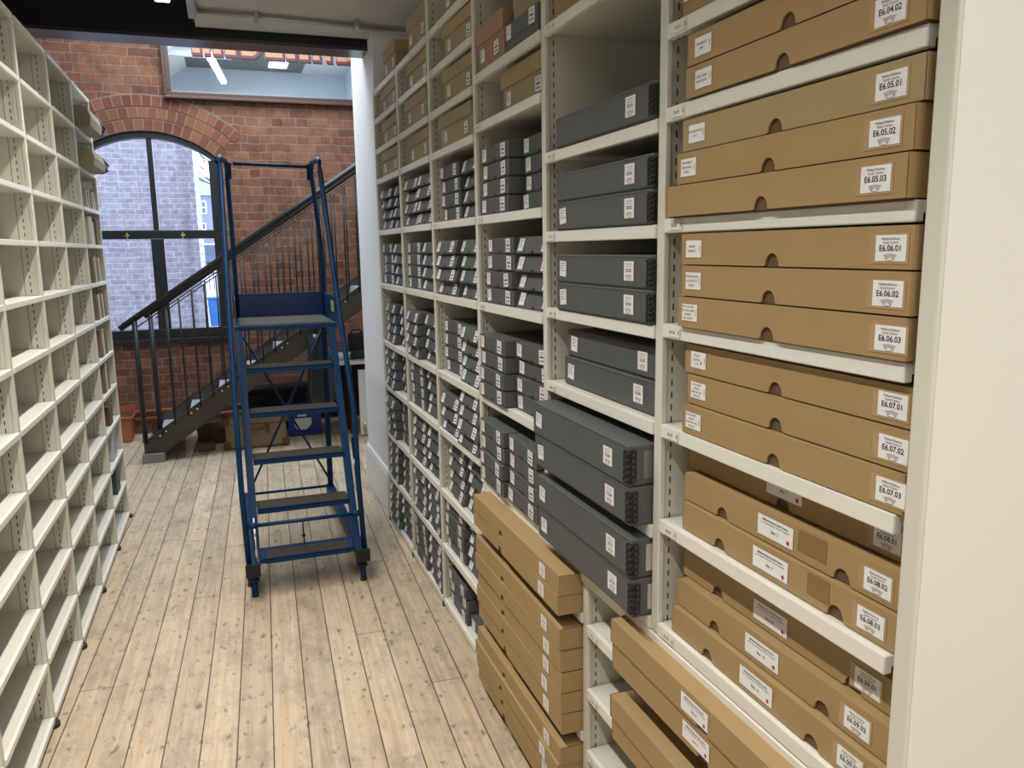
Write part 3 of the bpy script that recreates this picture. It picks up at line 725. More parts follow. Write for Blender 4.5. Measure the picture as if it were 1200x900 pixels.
# brown lidded cartons on the top rows
def lidded_box(x, y, z, w, h, d, lidh, label, rz=0, m=kraft2, labs=((0.30, 1), (-0.32, 0)), group='lidded brown cartons on the upper shelves', lm=None):
    t = thing('lidded_carton', label, 'box', (x, y, z), rz, group)
    b = MB(); b.box(0.008, -w/2+0.008, 0, d-0.008, w/2-0.008, h-0.006, m, 0.002); b.obj('carton_body', t)
    b = MB(); b.box(0, -w/2, h-lidh, d, w/2, h, lm or m, 0.003); b.obj('lid', t)
    for fr, kd in labs:
        inst('shelf_mark_label' if kd == 0 else 'contents_label', random.choice(SL if kd == 0 else CL), t, (0.0068, fr*w, (h-lidh)*0.52))
    return t
for k in range(3):
    for ri, (rn, z) in enumerate((('s2', 2.768), ('s3', 2.576), ('s4', 2.385))):
        w = [0.50, 0.50, 0.46][k] + rnd(0.02); h = 0.142
        if k == 2 and ri == 2: w = 0.50
        yc = YR[k+1]+0.03+w/2 + (0.02 if k == 2 and ri == 2 else 0)
        lab = f'olive brown lidded carton on the {["highest","middle","lowest"][ri]} carton shelf, {ORD[k]} right bay'
        lidded_box(XR+0.0+rnd(0.01), yc, z+0.0005, w, h, 0.40, 0.055, lab, rnd(0.03))
    w = [0.36, 0.40, 0.45][k]
    yc = [4.94, 4.20, 3.478][k]
    lidded_box(XR-0.0+rnd(0.005), yc, 2.9505, w, 0.165, 0.38, 0.065, f'brown lidded carton on top of the {ORD[k]} right bay, under the ceiling', rnd(0.02), m=kraft2)
lidded_box(XR-0.005, 3.005, 2.6055, 0.31, 0.165, 0.40, 0.07, 'reddish brown lidded carton beside a flat dark grey box', 0.02, m=mat('reddish_kraft', (0.34,0.21,0.12), 0.62, noise=0.06, nscale=7), labs=((0.28,1),(-0.22,0)))
lidded_box(XR+0.02, 2.725, 2.4155, 0.45, 0.145, 0.42, 0.06, 'broad olive lidded carton on the shelf above the paired grey stacks', 0.0, labs=((0.33,1),(-0.32,0)))
def plain_box(name, x, y, z, w, h, d, m, label, cat='box', rz=0, labs=(), group=None):
    t = thing(name, label, cat, (x, y, z), rz, group)
    b = MB(); b.box(0, -w/2, 0, d, w/2, h*0.93, m, 0.003); b.obj('carton_body', t)
    b = MB(); b.box(-0.003, -w/2-0.002, h*0.35, d+0.002, w/2+0.002, h, m, 0.003); b.obj('lid', t)
    for fr, kd in labs: inst('shelf_mark_label' if kd == 0 else 'contents_label', random.choice(SL if kd == 0 else CL), t, (-0.0035, fr*w, h*0.66))
    return t
plain_box('grey_archive_box', XR-0.005, 2.655, 2.6055, 0.31, 0.085, 0.42, grey_card, 'flat dark grey box beside reddish carton, under a brown carton', labs=((0.36,1),(-0.36,0)))
plain_box('brown_carton', XR+0.015, 2.645, 2.692, 0.27, 0.13, 0.38, kraft2, 'brown carton standing on the flat dark grey box', labs=((-0.1,0),))
plain_box('brown_carton', XR+0.02, 2.15, 2.6055, 0.55, 0.15, 0.42, kraft, 'brown carton on the shelf above the single flat grey box', labs=((0.40,1),))
plain_box('brown_carton', XR+0.0, 1.33, 2.4205, 0.62, 0.075, 0.42, kraft, 'lower of the flat brown cartons cut off by the top of the picture', labs=((0.44,1),))

# flat grey boxes with laced corners
def flat_grey(x, y, z, w, h, d, label, rz=0, laces=True, endpatch=None, left_label=True):
    t = thing('flat_grey_box', label, 'box', (x, y, z), rz, 'flat grey boxes with laced corners')
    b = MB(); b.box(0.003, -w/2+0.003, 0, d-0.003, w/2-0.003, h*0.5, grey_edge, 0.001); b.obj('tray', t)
    b = MB(); b.box(0, -w/2, 0.003, d, w/2, h, grey_card, 0.0035)
    b.box(-0.0008, -w/2+0.004, h-0.0065, 0.0, w/2-0.004, h-0.0055, grey_edge)
    b.obj('lid', t)
    if laces:
        for cy in (-w/2,):
            b = MB(); n = 5
            for k in range(n):
                zc = h*0.10 + h*0.78*(k+0.5)/n; rr = h*0.78/n*0.56
                for (ox, oy) in ((-0.0015, 0.011), (0.012, -0.0015)):
                    pts = []
                    for a in range(13):
                        an = 2*PI*a/12
                        if ox < 0: pts.append((-0.002, cy+0.010+rr*1.25*math.cos(an), zc+rr*math.sin(an)))
                        else: pts.append((0.010+rr*1.25*math.cos(an), cy-0.002, zc+rr*math.sin(an)))
                    b.tube(pts, 0.0017, rubber, n=6, caps=False)
                b.tube([(-0.003, cy+0.02, zc-rr), (-0.003, cy-0.002, zc+rr*0.2), (0.02, cy-0.003, zc+rr)], 0.0017, rubber, n=6)
            b.box(-0.001, cy-0.001, h*0.1, 0.012, cy+0.012, h*0.9, rubber)
            b.obj('corner_lacing', t)
    me = label_mesh('shelf_mark_label', 0.052, 0.050, lines=[('Midland Railway', 0.0052, 0, 0.018), ('Study Centre', 0.0052, 0, 0.0115), (endpatch[1] if endpatch else 'D6.04', 0.0125, 0, 0.001, True)], crest=(0, -0.014, 0.015), pocket_w=0.006)
    inst('shelf_mark_label', me, t, (-0.0005, -w/2+0.115, h*0.52))
    if left_label:
        inst('contents_label', random.choice(CL), t, (-0.0005, w/2-0.055, h*0.5))
    if endpatch and endpatch[0]:
        b = MB(); b.box(0.045, -w/2-0.0015, h*0.18, 0.12, -w/2, h*0.84, pocket if endpatch[0] == 1 else paper_old); b.obj('end_label', t)
    return t
EW = 0.600
yE = 2.047
spec = [
 (XR-0.012, yE-0.005, 2.219, 0.088, 0, 'single flat grey box, alone on its shelf under the empty space', True, (0,'D5.01'), False),
 (XR-0.010, yE, 1.970, 0.086, 0.0, 'lower flat grey box on the shelf beneath the single one', True, (0,'D5.02'), True),
 (XR-0.010, yE, 2.057, 0.083, 0.0, 'upper flat grey box on the shelf beneath the single one', True, (0,'D5.03'), False),
 (XR-0.012, yE-0.005, 1.723, 0.086, 0.0, 'lower flat grey box with bold corner lacing on the middle shelf', True, (0,'D5.04'), True),
 (XR-0.012, yE-0.005, 1.810, 0.086, 0.0, 'upper flat grey box with bold corner lacing on the middle shelf', True, (0,'D5.05'), True),
 (XR+0.028, yE+0.018, 1.477, 0.092, 0.0, 'lower flat grey box without lacing, tucked behind the upright', False, (0,'D5.06'), True),
 (XR+0.036, yE+0.010, 1.570, 0.086, 0.0, 'upper flat grey box without lacing, tucked behind the upright', False, (0,'D5.07'), True),
 (XR-0.060, 2.086, 1.200, 0.104, 0.0, 'protruding flat grey box with lacing, beneath the one with clear end pocket', True, (0,'D5.08'), True),
 (XR-0.064, 2.090, 1.305, 0.110, 0.0, 'protruding flat grey box with a clear pocket on its end', True, (1,'D5.09'), True),
 (XR-0.052, 2.082, BEAMZ, 0.106, 0.0, 'lowest protruding flat grey box, resting on the support beam shelf', True, (2,'D5.10'), True),
 (XR-0.056, 2.086, BEAMZ+0.1065, 0.110, 0.0, 'protruding flat grey box lying on the lowest one', True, (2,'D5.11'), True)]
for i, (x, y, z, h, rz, lab, lc, epch, ll) in enumerate(spec):
    w = EW if i < 5 else 0.615 if i in (5,6) else 0.672
    flat_grey(x, y, z+0.0005, w, h, 0.50, lab, rz, lc, epch, ll)

# flat brown cartons with thumb notches
def flat_brown(x, y, z, w, h, d, label, group, notches=(0.0,), m=kraft, rz=0, labels=(), nr=0.021, extra=None):
    t = thing('flat_brown_carton', label, 'box', (x, y, z), rz, group)
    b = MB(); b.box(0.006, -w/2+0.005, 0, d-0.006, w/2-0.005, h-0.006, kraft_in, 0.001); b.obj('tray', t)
    b = MB()
    # front of the lid with half-round cut-outs in its lower edge
    z0 = 0.002
    pts = [(-w/2, h), (-w/2, z0)]
    for c in sorted(notches):
        pts.append((c-nr-0.006, z0))
        for k in range(9):
            a = PI - PI*k/8
            pts.append((c+nr*math.cos(a), z0+0.002+nr*1.12*math.sin(a)))
        pts.append((c+nr+0.006, z0))
    pts += [(w/2, z0), (w/2, h)]
    b.prism(pts, 'x', 0.0, 0.004, m)
    b.box(0.004, -w/2, h-0.004, d, w/2, h, m)
    b.box(0.0, -w/2-0.0005, z0, d, -w/2+0.003, h, m); b.box(0.0, w/2-0.003, z0, d, w/2+0.0005, h, m)
    b.tube([(0.0035, -w/2+0.002, h-0.0035), (0.0035, w/2-0.002, h-0.0035)], 0.0036, m, n=8)
    b.obj('lid', t)
    for (nm, me, yy, zz) in labels: inst(nm, me, t, (-0.0004, yy, zz))
    if extra: extra(t, w, h)
    return t
def mark_label(code):
    return label_mesh('shelf_mark_label', 0.062, 0.041, lines=[('Midland Railway', 0.0058, 0, 0.0145), ('Study Centre', 0.0058, 0, 0.0088), (code, 0.0135, 0, -0.0005, True)],
                      crest=(0, -0.0125, 0.012), pocket_w=0.013, pm=clear_tape)
def text_label(rows_, dot=False, w=0.062, h=0.038):
    ls = []
    n = len(rows_); s = min(0.0075, h*0.78/n*0.9)
    for i, t_ in enumerate(rows_): ls.append((t_, s, -0.006, (n-1)*s*0.65 - i*s*1.3))
    return label_mesh('contents_label', w, h, lines=ls, bars=[(w*0.40,-0.007,w*0.43,0.007,red)], dots=[(0.012,-0.006,0.003)] if dot else [])
def boxno_label(n):
    return label_mesh('box_number_label', 0.112, 0.044, lines=[('Midland Railway Study Centre', 0.0066, 0.0, 0.0140, True), ('John Prideaux Railway Tickets Photographs', 0.0052, 0, 0.0070), (f'Box  {n}', 0.0085, 0, -0.0065, True)], dots=[(0.042,-0.0125,0.0042)])
FW, FH, FD = 0.690, 0.0700, 0.47
FY = 1.289
Gp = 'flat brown cartons with shelf mark labels'
shelfF = {'04': 2.236, '05': 1.982, '06': 1.731, '07': 1.479, '08': 1.2305, '09': BEAMZ}
left_txt = {'04.02': ['MISC. MAPS', 'AND PLANS'], '04.01': ['ORDNANCE', '1894'], '05.01': ['SITE DRAWINGS', 'No 1'], '05.02': ['TOP SHEETS', 'DRAWINGS', '& MISC'], '06.01': ['BRIDGE', 'REPORTS'],
            '06.02': ['TYNE BUILDING', 'LATER SETS &', 'BLDGS'], '06.03': ['1871  STATIONS', '1872  ENG. SHEDS', 'LINESIDE', '1873  HOTELS'], '07.01': ['POLICE', 'ADVICES', '1918'],
            '07.02': ['POLICE DEPT.', 'BOOKS', '1900-1901-1902', '1904-1905'], '07.03': ['POLICE DEPT.', 'BOOKS', '1906-1907-1908', '1910-1911']}
desc = {'04.01': 'cut off by the top edge', '04.02': 'just under the shelf mark 04.01', '05.01': 'paler and thicker edged', '05.02': 'middle of its three', '05.03': 'without a left label',
        '06.01': 'with a two line left label', '06.02': 'middle of its three', '06.03': 'with a closely printed left label', '07.01': 'with a red dot on its left label', '07.02': 'middle of its three', '07.03': 'lowest of its three'}
# per carton: front x, far end, near end, mark label centre, other label centre, notch centres (metres along the run)
TAB = {'04.01': (0.990,1.603,0.950,1.015,1.540,(1.265,)), '04.02': (0.990,1.607,0.950,1.021,1.536,(1.277,)),
       '05.01': (0.992,1.617,0.948,1.014,1.558,(1.293,)), '05.02': (0.986,1.629,0.955,1.015,1.579,(1.302,)), '05.03': (0.980,1.660,0.958,1.022,1.58,(1.312,)),
       '06.01': (0.992,1.614,0.946,0.993,1.561,(1.287,)), '06.02': (0.990,1.608,0.946,0.991,1.557,(1.291,)), '06.03': (0.988,1.612,0.950,0.981,1.562,(1.289,)),
       '07.01': (1.016,1.628,0.943,0.991,1.569,(1.292,)), '07.02': (1.011,1.610,0.944,0.979,1.559,(1.280,)), '07.03': (1.001,1.605,0.945,0.971,1.558,(1.270,)),
       '08.01': (1.060,1.668,0.945,1.027,1.304,(1.308,)), '08.02': (1.027,1.633,0.948,1.009,1.286,(1.474,1.095)), '08.03': (1.017,1.622,0.952,1.010,1.285,(1.466,1.096)),
       '09.01': (1.050,1.665,0.948,1.041,1.319,(1.513,1.077)), '09.02': (1.025,1.650,0.952,1.035,1.311,(1.487,1.126)), '09.03': (1.010,1.652,0.955,1.030,1.307,(1.493,1.133))}
for sh_, zb in shelfF.items():
    n = 2 if sh_ == '04' else 3
    for j in range(n):
        num = n-j
        code = f'E6.{sh_}.{num:02d}'; key = f'{sh_}.{num:02d}'
        hh = {'04': 0.066, '05': 0.0695, '06': 0.0700, '07': 0.0690, '08': 0.0690, '09': 0.0700}[sh_]
        z = zb + 0.0005 + j*(hh+0.0012)
        xx, yA, yB, yL, yT, yN = TAB[key]
        w_ = yA-yB; yy = (yA+yB)/2; nt = tuple(v-yy for v in yN)
        labs = [('shelf_mark_label', mark_label(code), yL-yy, hh*0.50)]
        extra = None; mm = kraft2 if key == '05.01' else kraft
        if key in left_txt: labs.append(('contents_label', text_label(left_txt[key], key == '07.01'), yT-yy, hh*0.52))
        if sh_ in ('08', '09'):
            nm_ = {'08.01': '1', '08.02': '2', '08.03': '3', '09.01': '10', '09.02': '13', '09.03': '14'}[key]
            labs.append(('box_number_label', boxno_label(nm_), yT-yy, hh*0.52 if key != '08.01' else hh*0.66))
            if key in ('08.02', '08.03'):
                def extra(t, w, h, key=key):
                    b = MB(); b.box(-0.0012, -0.155 if key == '08.02' else -0.115, h*0.30, -0.0002, -0.075 if key == '08.02' else -0.175, h*0.93, tape); b.obj('tape_patch', t)
        row = {'04': 'uppermost', '05': 'second', '06': 'third', '07': 'fourth', '08': 'fifth', '09': 'lowest'}[sh_]
        lab = f'flat brown carton labelled {code}'
        if key in desc: lab += ', ' + desc[key]
        elif sh_ in ('08','09'): lab += f', with a white Box {nm_} label'
        flat_brown(xx, yy, z, w_, hh, FD, lab, Gp, nt, mm, rnd(0.006), labs, extra=extra)

# wide brown cartons in the lower bays
Gw = 'wide brown cartons in the low bays'
def wide_label():
    return label_mesh('shelf_mark_label', 0.050, 0.046, lines=[('Midland Railway', 0.005, 0, 0.016), ('Study Centre', 0.005, 0, 0.0105), ('D6.12', 0.011, 0, 0.001, True)], crest=(0,-0.012,0.012), pocket_w=0.004, pm=clear_tape)
WL = wide_label()
lows = [(0.762, [0.066, 0.068], ['lower', 'upper'], 'top pair'), (0.346, [0.0725]*5, ['bottom', 'second lowest', 'middle', 'second highest', 'top'], 'group of five'), (0.05, [0.0615]*4, ['bottom', 'second lowest', 'second highest', 'top'], 'lowest group by the floor')]
for (zb, hs, names_, grp) in lows:
    z = zb+0.0005
    for i, h in enumerate(hs):
        flat_brown(XR-0.075+rnd(0.010), 2.638+rnd(0.004), z, 0.922, h, 0.60, f'wide brown carton, {names_[i]} of the {grp}, left low bay', Gw, (0.12+rnd(0.01),), kraft, rnd(0.006),
                   [('shelf_mark_label', WL, -0.925/2+0.135+rnd(0.012), h*0.5)], nr=0.020)
        z += h+0.0010
for gi, (zb, hs) in enumerate(((0.741, [0.079, 0.070]), (0.522, [0.066, 0.070]), (0.306, [0.068]), )):
    z = zb+0.0005
    for i, h in enumerate(hs):
        lab = [['wide brown carton labelled Box 5, under the Box 4 carton', 'wide brown carton labelled Box 4, just below the support beam'],
               ['lower wide brown carton of the pair beneath the Box 5 carton', 'upper wide brown carton of the pair beneath the Box 5 carton'],
               ['wide brown carton at the very bottom edge of the picture, right low bay']][gi][i]
        L_ = [('box_number_label', boxno_label({(0,0):'5',(0,1):'4'}[(0,i)]), 0.010, h*0.5)] if gi == 0 else []
        flat_brown(XR-0.045-0.006*i, 1.435, z, 0.875, h, 0.60, lab, Gw, (-0.02,) if (gi, i) == (0, 0) else (-0.02,), kraft, 0, L_)
        z += h+0.001

# ------------------------------------------------------------------ rolling warehouse steps
ld = thing('mobile_steps', 'tall dark blue rolling warehouse steps with six ribbed treads in the aisle', 'steps', (0.335, 4.5, 0))
LX = 0.335; LY = 4.5
def lp(b, name, sub=None):
    o = b.obj(name, ld if sub is None else sub)
    if sub is None: o.location = (-LX, -LY, 0)
    return o
zs_ = [0.220, 0.468, 0.722, 0.973, 1.224]
ys_ = [4.45+0.142*k for k in range(5)]
xl, xr = 0.048, 0.622
sl0 = lambda z: 4.47 + (z-0.22)*0.142/0.2515
for k in range(5):
    z = zs_[k]; y = ys_[k]; b = MB()
    x0, x1 = (0.075, 0.597) if k else (0.098, 0.572)
    b.box(x0, y, z-0.030, x1, y+0.012, z, blue, 0.002); b.box(x0, y, z-0.006, x1, y+0.170, z-0.001, blue); b.box(x0, y+0.160, z-0.025, x1, y+0.170, z-0.001, blue)
    if k == 0:
        b.box(0.073, y+0.012, z-0.03, 0.098, y+0.19, z, blue, 0.002); b.box(0.572, y+0.012, z-0.03, 0.598, y+0.19, z, blue, 0.002); b.box(0.098, y+0.13, z-0.004, 0.572, y+0.19, z+0.0, blue, 0.002)
    o = lp(b, 'tread')
    b = MB(); b.box(x0+0.006, y+0.008, z-0.001, x1-0.006, y+(0.125 if k == 0 else 0.160), z+0.004, tread_m, 0.001); m_ = b.obj('tread_mat', o)
PZ = 1.47
b = MB(); b.box(0.030, 5.160, PZ-0.030, 0.645, 5.875, PZ-0.002, blue, 0.003); o = lp(b, 'platform')
b = MB(); b.box(0.055, 5.170, PZ-0.002, 0.625, 5.84, PZ+0.004, tread_m); b.obj('tread_mat', o)
b = MB(); b.box(0.045, 5.860, PZ, 0.662, 5.866, PZ+0.165, blue_d, 0.001); lp(b, 'kick_plate')
for x0 in (0.040, 0.650):
    b = MB(); b.box(x0, 5.20, PZ, x0+0.005, 5.86, PZ+0.160, blue, 0.001); kp = lp(b, 'kick_plate')
    if x0 > 0.3:
        b = MB(); b.box(x0-0.002, 5.28, PZ+0.055, x0-0.0005, 5.42, PZ+0.13, sticker); b.obj('safety_sticker', kp)
def fy(z): return 4.475 + (z-0.18)*(5.20-4.475)/(PZ-0.18)
for x in (0.052, 0.615):
    b = MB(); b.tube([(x, fy(0.18), 0.18), (x, fy(PZ-0.03), PZ-0.03)], 0.021, blue, square=True); lp(b, 'stringer')
# bright wear strip on the left stringer's lower part: bare metal post
b = MB(); b.tube([(0.052, fy(0.20)-0.024, 0.20), (0.052, fy(0.42)-0.024, 0.42)], 0.010, zinc, n=10); lp(b, 'brake_rod')
for x in (0.060, 0.640):   # rear legs
    b = MB(); b.tube([(x, 5.98, 0.10), (x, 5.86, PZ-0.03)], 0.019, blue, square=True); lp(b, 'rear_leg')
b = MB(); b.tube([(0.06, 5.93, 0.20), (0.64, 5.87, 1.38)], 0.008, blue, n=8); lp(b, 'cross_brace')
b = MB(); b.tube([(0.64, 5.94, 0.20), (0.06, 5.88, 1.38)], 0.008, blue, n=8); lp(b, 'cross_brace')
b = MB(); b.tube([(0.06, 5.975, 0.155), (0.64, 5.975, 0.155)], 0.010, blue, n=10); lp(b, 'cross_bar')
b = MB(); b.tube([(0.0, 4.50, 0.405), (0.66, 4.50, 0.405)], 0.011, blue, n=10); b.disc((0.045,4.50,0.405), 0.018, (1,0,0), blue, 0.05); b.disc((0.62,4.50,0.405), 0.018, (1,0,0), blue, 0.05); lp(b, 'cross_bar')
b = MB(); b.tube([(0.315, 4.50, 0.40), (0.322, 4.56, 0.24)], 0.004, black, n=8); b.disc((0.319, 4.535, 0.30), 0.010, (0,0,1), black, 0.012); lp(b, 'brake_cable')
for x in (-0.002, 0.645):   # handrails
    xx = x+0.010
    b = MB()
    pts = [(xx, 4.475, 0.20), (x, 4.52, 0.60), (x-0.002, 4.545, 0.93), (x-0.001, 4.570, 1.03), (x+(0.008 if x < 0.3 else -0.030), 5.16, 2.38)]
    tx_ = 0.012 if x < 0.3 else 0.598
    pts = [(xx, 4.475, 0.20), (x, 4.52, 0.60), (x, 4.545, 0.92), (x, 4.575, 1.02), (x+(tx_-x)*0.5, 4.86, 1.66), (tx_, 5.20, 2.42), (tx_+0.002, 5.235, 2.47), (tx_+0.005, 5.30, 2.495), (tx_+0.012, 5.45, 2.505), (tx_+0.03, 5.72, 2.515)]
    if x > 0.3: pts[-1] = (tx_+0.01, 5.72, 2.515)
    b.tube(pts, 0.0155, blue, n=12); lp(b, 'handrail')
    b = MB()
    tr_ = 0.055 if x < 0.3 else 0.612
    b.tube([(tr_-0.008, 5.70, 2.515), (tr_, 5.81, 2.50), (tr_+0.002, 5.845, 2.44), (0.062 if x < 0.3 else 0.652, 5.85, 1.98), (0.058 if x < 0.3 else 0.660, 5.85, PZ-0.02)], 0.0155, blue, n=12); lp(b, 'guard_post')
    b = MB(); b.tube([(tr_+(0.02 if x < 0.3 else -0.02), 5.845, 2.515), (tr_+(0.02 if x < 0.3 else -0.02), 5.845, 2.41)], 0.010, blue, square=True); lp(b, 'gate_bracket')
b = MB(); b.tube([(0.098, 5.845, 2.512), (0.59, 5.845, 2.500)], 0.0115, blue, n=10); b.tube([(0.06,5.845,2.507),(0.61,5.845,2.496)], 0.004, zinc, n=8); lp(b, 'gate_bar')
b = MB(); b.tube([(0.03, 5.85, 2.0), (0.03, 5.25, 2.0)], 0.006, blue, n=8); 
b.bm.clear(); b.bm.free()
# base: square side rails with open black ends, feet, castors
for x in (0.028, 0.638):
    b = MB(); b.tube([(x, 4.43, 0.170), (x, 6.02, 0.13)], 0.028, blue, square=True); br_ = lp(b, 'base_rail')
    b = MB(); b.box(x-0.040, 4.418, 0.135, x+0.040, 4.44, 0.205, black); b.obj('end_cap', br_)
    b = MB(); b.tube([(x, 4.475, 0.145), (x+0.002, 4.475, 0.085)], 0.0235, blue, n=12); b.tube([(x+0.002, 4.475, 0.09), (x+0.004, 4.475, 0.006)], 0.017, blue, n=12); lp(b, 'front_foot')
    b = MB(); b.disc((x+0.003, 4.475, 0.010), 0.019, (0,0,1), rubber, 0.020); lp(b, 'rubber_foot')
    b = MB(); b.disc((x+0.003, 4.475, 0.098), 0.027, (0,0,1), rubber, 0.016); b.disc((x-0.024, 4.470, 0.075), 0.012, (0,0,1), rubber, 0.018) if x < 0.3 else None; lp(b, 'foot_collar')
    b = MB(); b.disc((x+(0.03 if x > 0.3 else -0.0), 6.0, 0.062), 0.062, (1,0,0), rubber, 0.035, n=24); wl = lp(b, 'wheel')
    b = MB(); b.disc((x+(0.03 if x > 0.3 else -0.0), 6.0, 0.062), 0.026, (1,0,0), zinc, 0.040, n=16); b.obj('wheel_hub', wl)
    b = MB(); b.disc((x+(-0.02 if x < 0.3 else 0.012), 4.68, 0.065), 0.058, (1,0,0), rubber, 0.030, n=24); lp(b, 'castor')
    b = MB(); b.box(x-0.004, 4.62, 0.06, x+0.004, 4.74, 0.15, blue); lp(b, 'castor_bracket')
b = MB(); b.tube([(0.688, 4.62, 0.10), (0.690, 4.75, 0.33), (0.692, 4.92, 0.66)], 0.009, blue, n=10); b.tube([(0.676, 4.64, 0.12), (0.678, 4.88, 0.60)], 0.007, zinc, n=10); lv = lp(b, 'tilt_lever')
b = MB(); b.tube([(0.692, 4.90, 0.63), (0.694, 4.965, 0.755)], 0.019, rubber, n=12); b.obj('lever_grip', lv)

# ------------------------------------------------------------------ steel stair along the brick wall
st = thing('steel_staircase', 'dark steel staircase with thin balusters climbing right along the brick wall', 'staircase', (-0.82, 7.9, 0))
def sp(b, name, sub=None):
    o = b.obj(name, sub or st)
    if sub is None: o.location = (0.82, -7.9, 0)
    return o
SLP = (1.213-0.20)/(0.693+0.821)
def stz(x): return 0.195 + (x+0.821)*SLP
YN, YFR = 7.9, 8.75
for y, nm in ((YN, 'stringer'), (YFR, 'stringer')):
    b = MB(); x1 = 2.9
    poly = [(-0.825, 0.085), (-0.66, 0.085), (x1, stz(x1)-0.225), (x1, stz(x1)), (-0.825, stz(-0.825))]
    b.prism(poly, 'y', y, y+0.012, steel_dark)
    b.prism([(-0.825, stz(-0.825)), (x1, stz(x1)), (x1, stz(x1)+0.006), (-0.825, stz(-0.825)+0.006)], 'y', y-0.012, y+0.03, steel_dark)
    b.prism([(-0.66, 0.085), (x1, stz(x1)-0.225), (x1, stz(x1)-0.232), (-0.66, 0.078)], 'y', y-0.012, y+0.03, steel_dark)
    s_ = sp(b, nm)
    if y == YN:
        b = MB()
        for k in range(16):
            xx = -0.68 + k*0.285
            for d_ in (0, 0.055):
                b.disc((xx+d_, y-0.004, stz(xx+d_)-0.04), 0.0085, (0,1,0), zinc, 0.012, n=10)
        b.obj('bolts', s_)
rise = 0.188; going = rise/SLP
b = None
for k in range(13):
    x0 = -0.70 + k*going; z = 0.225 + k*rise
    b = MB(); b.box(x0, YN+0.02, z, x0+0.24, YFR, z+0.006, tread_steel)
    b.prism([(x0-0.02, z-0.12), (x0+0.0, z), (x0+0.006, z), (x0-0.014, z-0.12)], 'y', YN+0.02, YFR, tread_steel)
    sp(b, 'tread')
def rail(y, x0, x1, top, lower_):
    b = MB(); b.tube([(x0, y, top(x0)), (x1, y, top(x1))], 0.026, blackish, n=12); b.tube([(x0+0.03, y, top(x0+0.03)+0.012), (x1, y, top(x1)+0.012)], 0.02, blackish, n=8)
    sp(b, 'handrail')
    b = MB(); b.tube([(x0+0.10, y, top(x0+0.10)-lower_), (x1, y, top(x1)-lower_)], 0.0055, steel_dark, n=8); sp(b, 'rod')
tn = lambda x: 1.255 + (x+0.934)*(2.70-1.261)/(1.209+0.934)
rail(YN, -0.934, 2.9, tn, 0.085)
tf = lambda x: 1.30 + (x+0.80)*SLP
rail(YFR, -0.80, 2.9, tf, 0.085)
def posts(y, xs, z0f, z1f, rad, nm):
    for xx in xs:
        b = MB(); b.tube([(xx, y, z0f(xx)), (xx, y, z1f(xx))], rad, blackish, n=8); sp(b, nm)
posts(YN, [-0.808], lambda x: 0.19, lambda x: tn(x)-0.01, 0.023, 'newel_post')
posts(YFR, [-0.745, 0.96], lambda x: stz(x)-0.06 if x > 0 else 0.02, lambda x: tf(x)-0.01, 0.023, 'newel_post')
posts(YN, [-0.66+0.118*k for k in range(24)], lambda x: stz(x)-0.05, lambda x: tn(x)-0.085, 0.0075, 'baluster')
posts(YFR, [-0.59+0.123*k for k in range(22)], lambda x: stz(x)-0.05, lambda x: tf(x)-0.085, 0.0075, 'baluster')
b = MB()
b.box(-0.845, 7.86, 0.0, -0.655, 8.80, 0.085, concrete, 0.004); sp(b, 'plinth_block')

# ------------------------------------------------------------------ things around the stair
t = thing('storage_tub', 'terracotta brown plastic tub against the brick wall left of stair', 'tub', (-1.13, 8.98, 0))
b = MB(); b.hexa([(-0.15,-0.12,0),(0.10,-0.12,0),(0.10,0.12,0),(-0.15,0.12,0),(-0.17,-0.14,0.27),(0.12,-0.14,0.27),(0.12,0.14,0.27),(-0.17,0.14,0.27)], terracotta, 0.01); b.obj('tub_body', t)
b = MB(); b.box(-0.185,-0.155,0.25,0.135,0.155,0.275, terracotta, 0.006); b.box(-0.17,-0.135,0.276,0.12,0.135,0.279, leather); b.obj('rim', t)
b = MB(); b.prism([(-0.16,0.28),(0.12,0.28),(0.13,0.36),(-0.16,0.33)], 'y', 0.13, 0.14, terracotta); b.obj('raised_lid', t)
t = thing('travel_case', 'old tan canvas suitcase with leather handle and corners under the stair', 'suitcase', (0.175, 8.08, 0), -0.02)
b = MB(); b.box(-0.29, 0, 0.0, 0.29, 0.24, 0.335, canvas, 0.035); b.obj('case_body', t)
b = MB()
for xx in (-0.275, 0.275):
    for zz in (0.045, 0.29): b.box(xx-0.035, -0.006, zz-0.045, xx+0.035, 0.03, zz+0.045, leather, 0.012)
b.obj('leather_corners', t)
b = MB(); b.tube([(-0.10,-0.006,0.215),(-0.08,-0.03,0.20),(0.06,-0.03,0.20),(0.08,-0.006,0.215)], 0.010, leather, n=8); b.box(0.09,-0.012,0.15,0.135,0.004,0.24, leather, 0.005); b.obj('handle', t)
b = MB(); b.box(-0.288,-0.004,0.248,0.288,0.002,0.256, leather); b.obj('seam_strap', t)
t = thing('blue_crate', 'deep blue plastic storage box with white label beside the suitcase', 'storage box', (0.685, 8.46, 0))
b = MB(); b.hexa([(-0.175,0,0),(0.155,0,0),(0.155,0.24,0),(-0.175,0.24,0),(-0.19,-0.01,0.30),(0.17,-0.01,0.30),(0.17,0.25,0.30),(-0.19,0.25,0.30)], blue_plastic, 0.006); b.box(0.085,-0.014,0.0,0.093,0.0,0.29, blue_plastic); b.obj('box_body', t)
b = MB(); b.box(-0.20,-0.02,0.29,0.18,0.26,0.32, blue_plastic, 0.006); b.obj('lid', t)
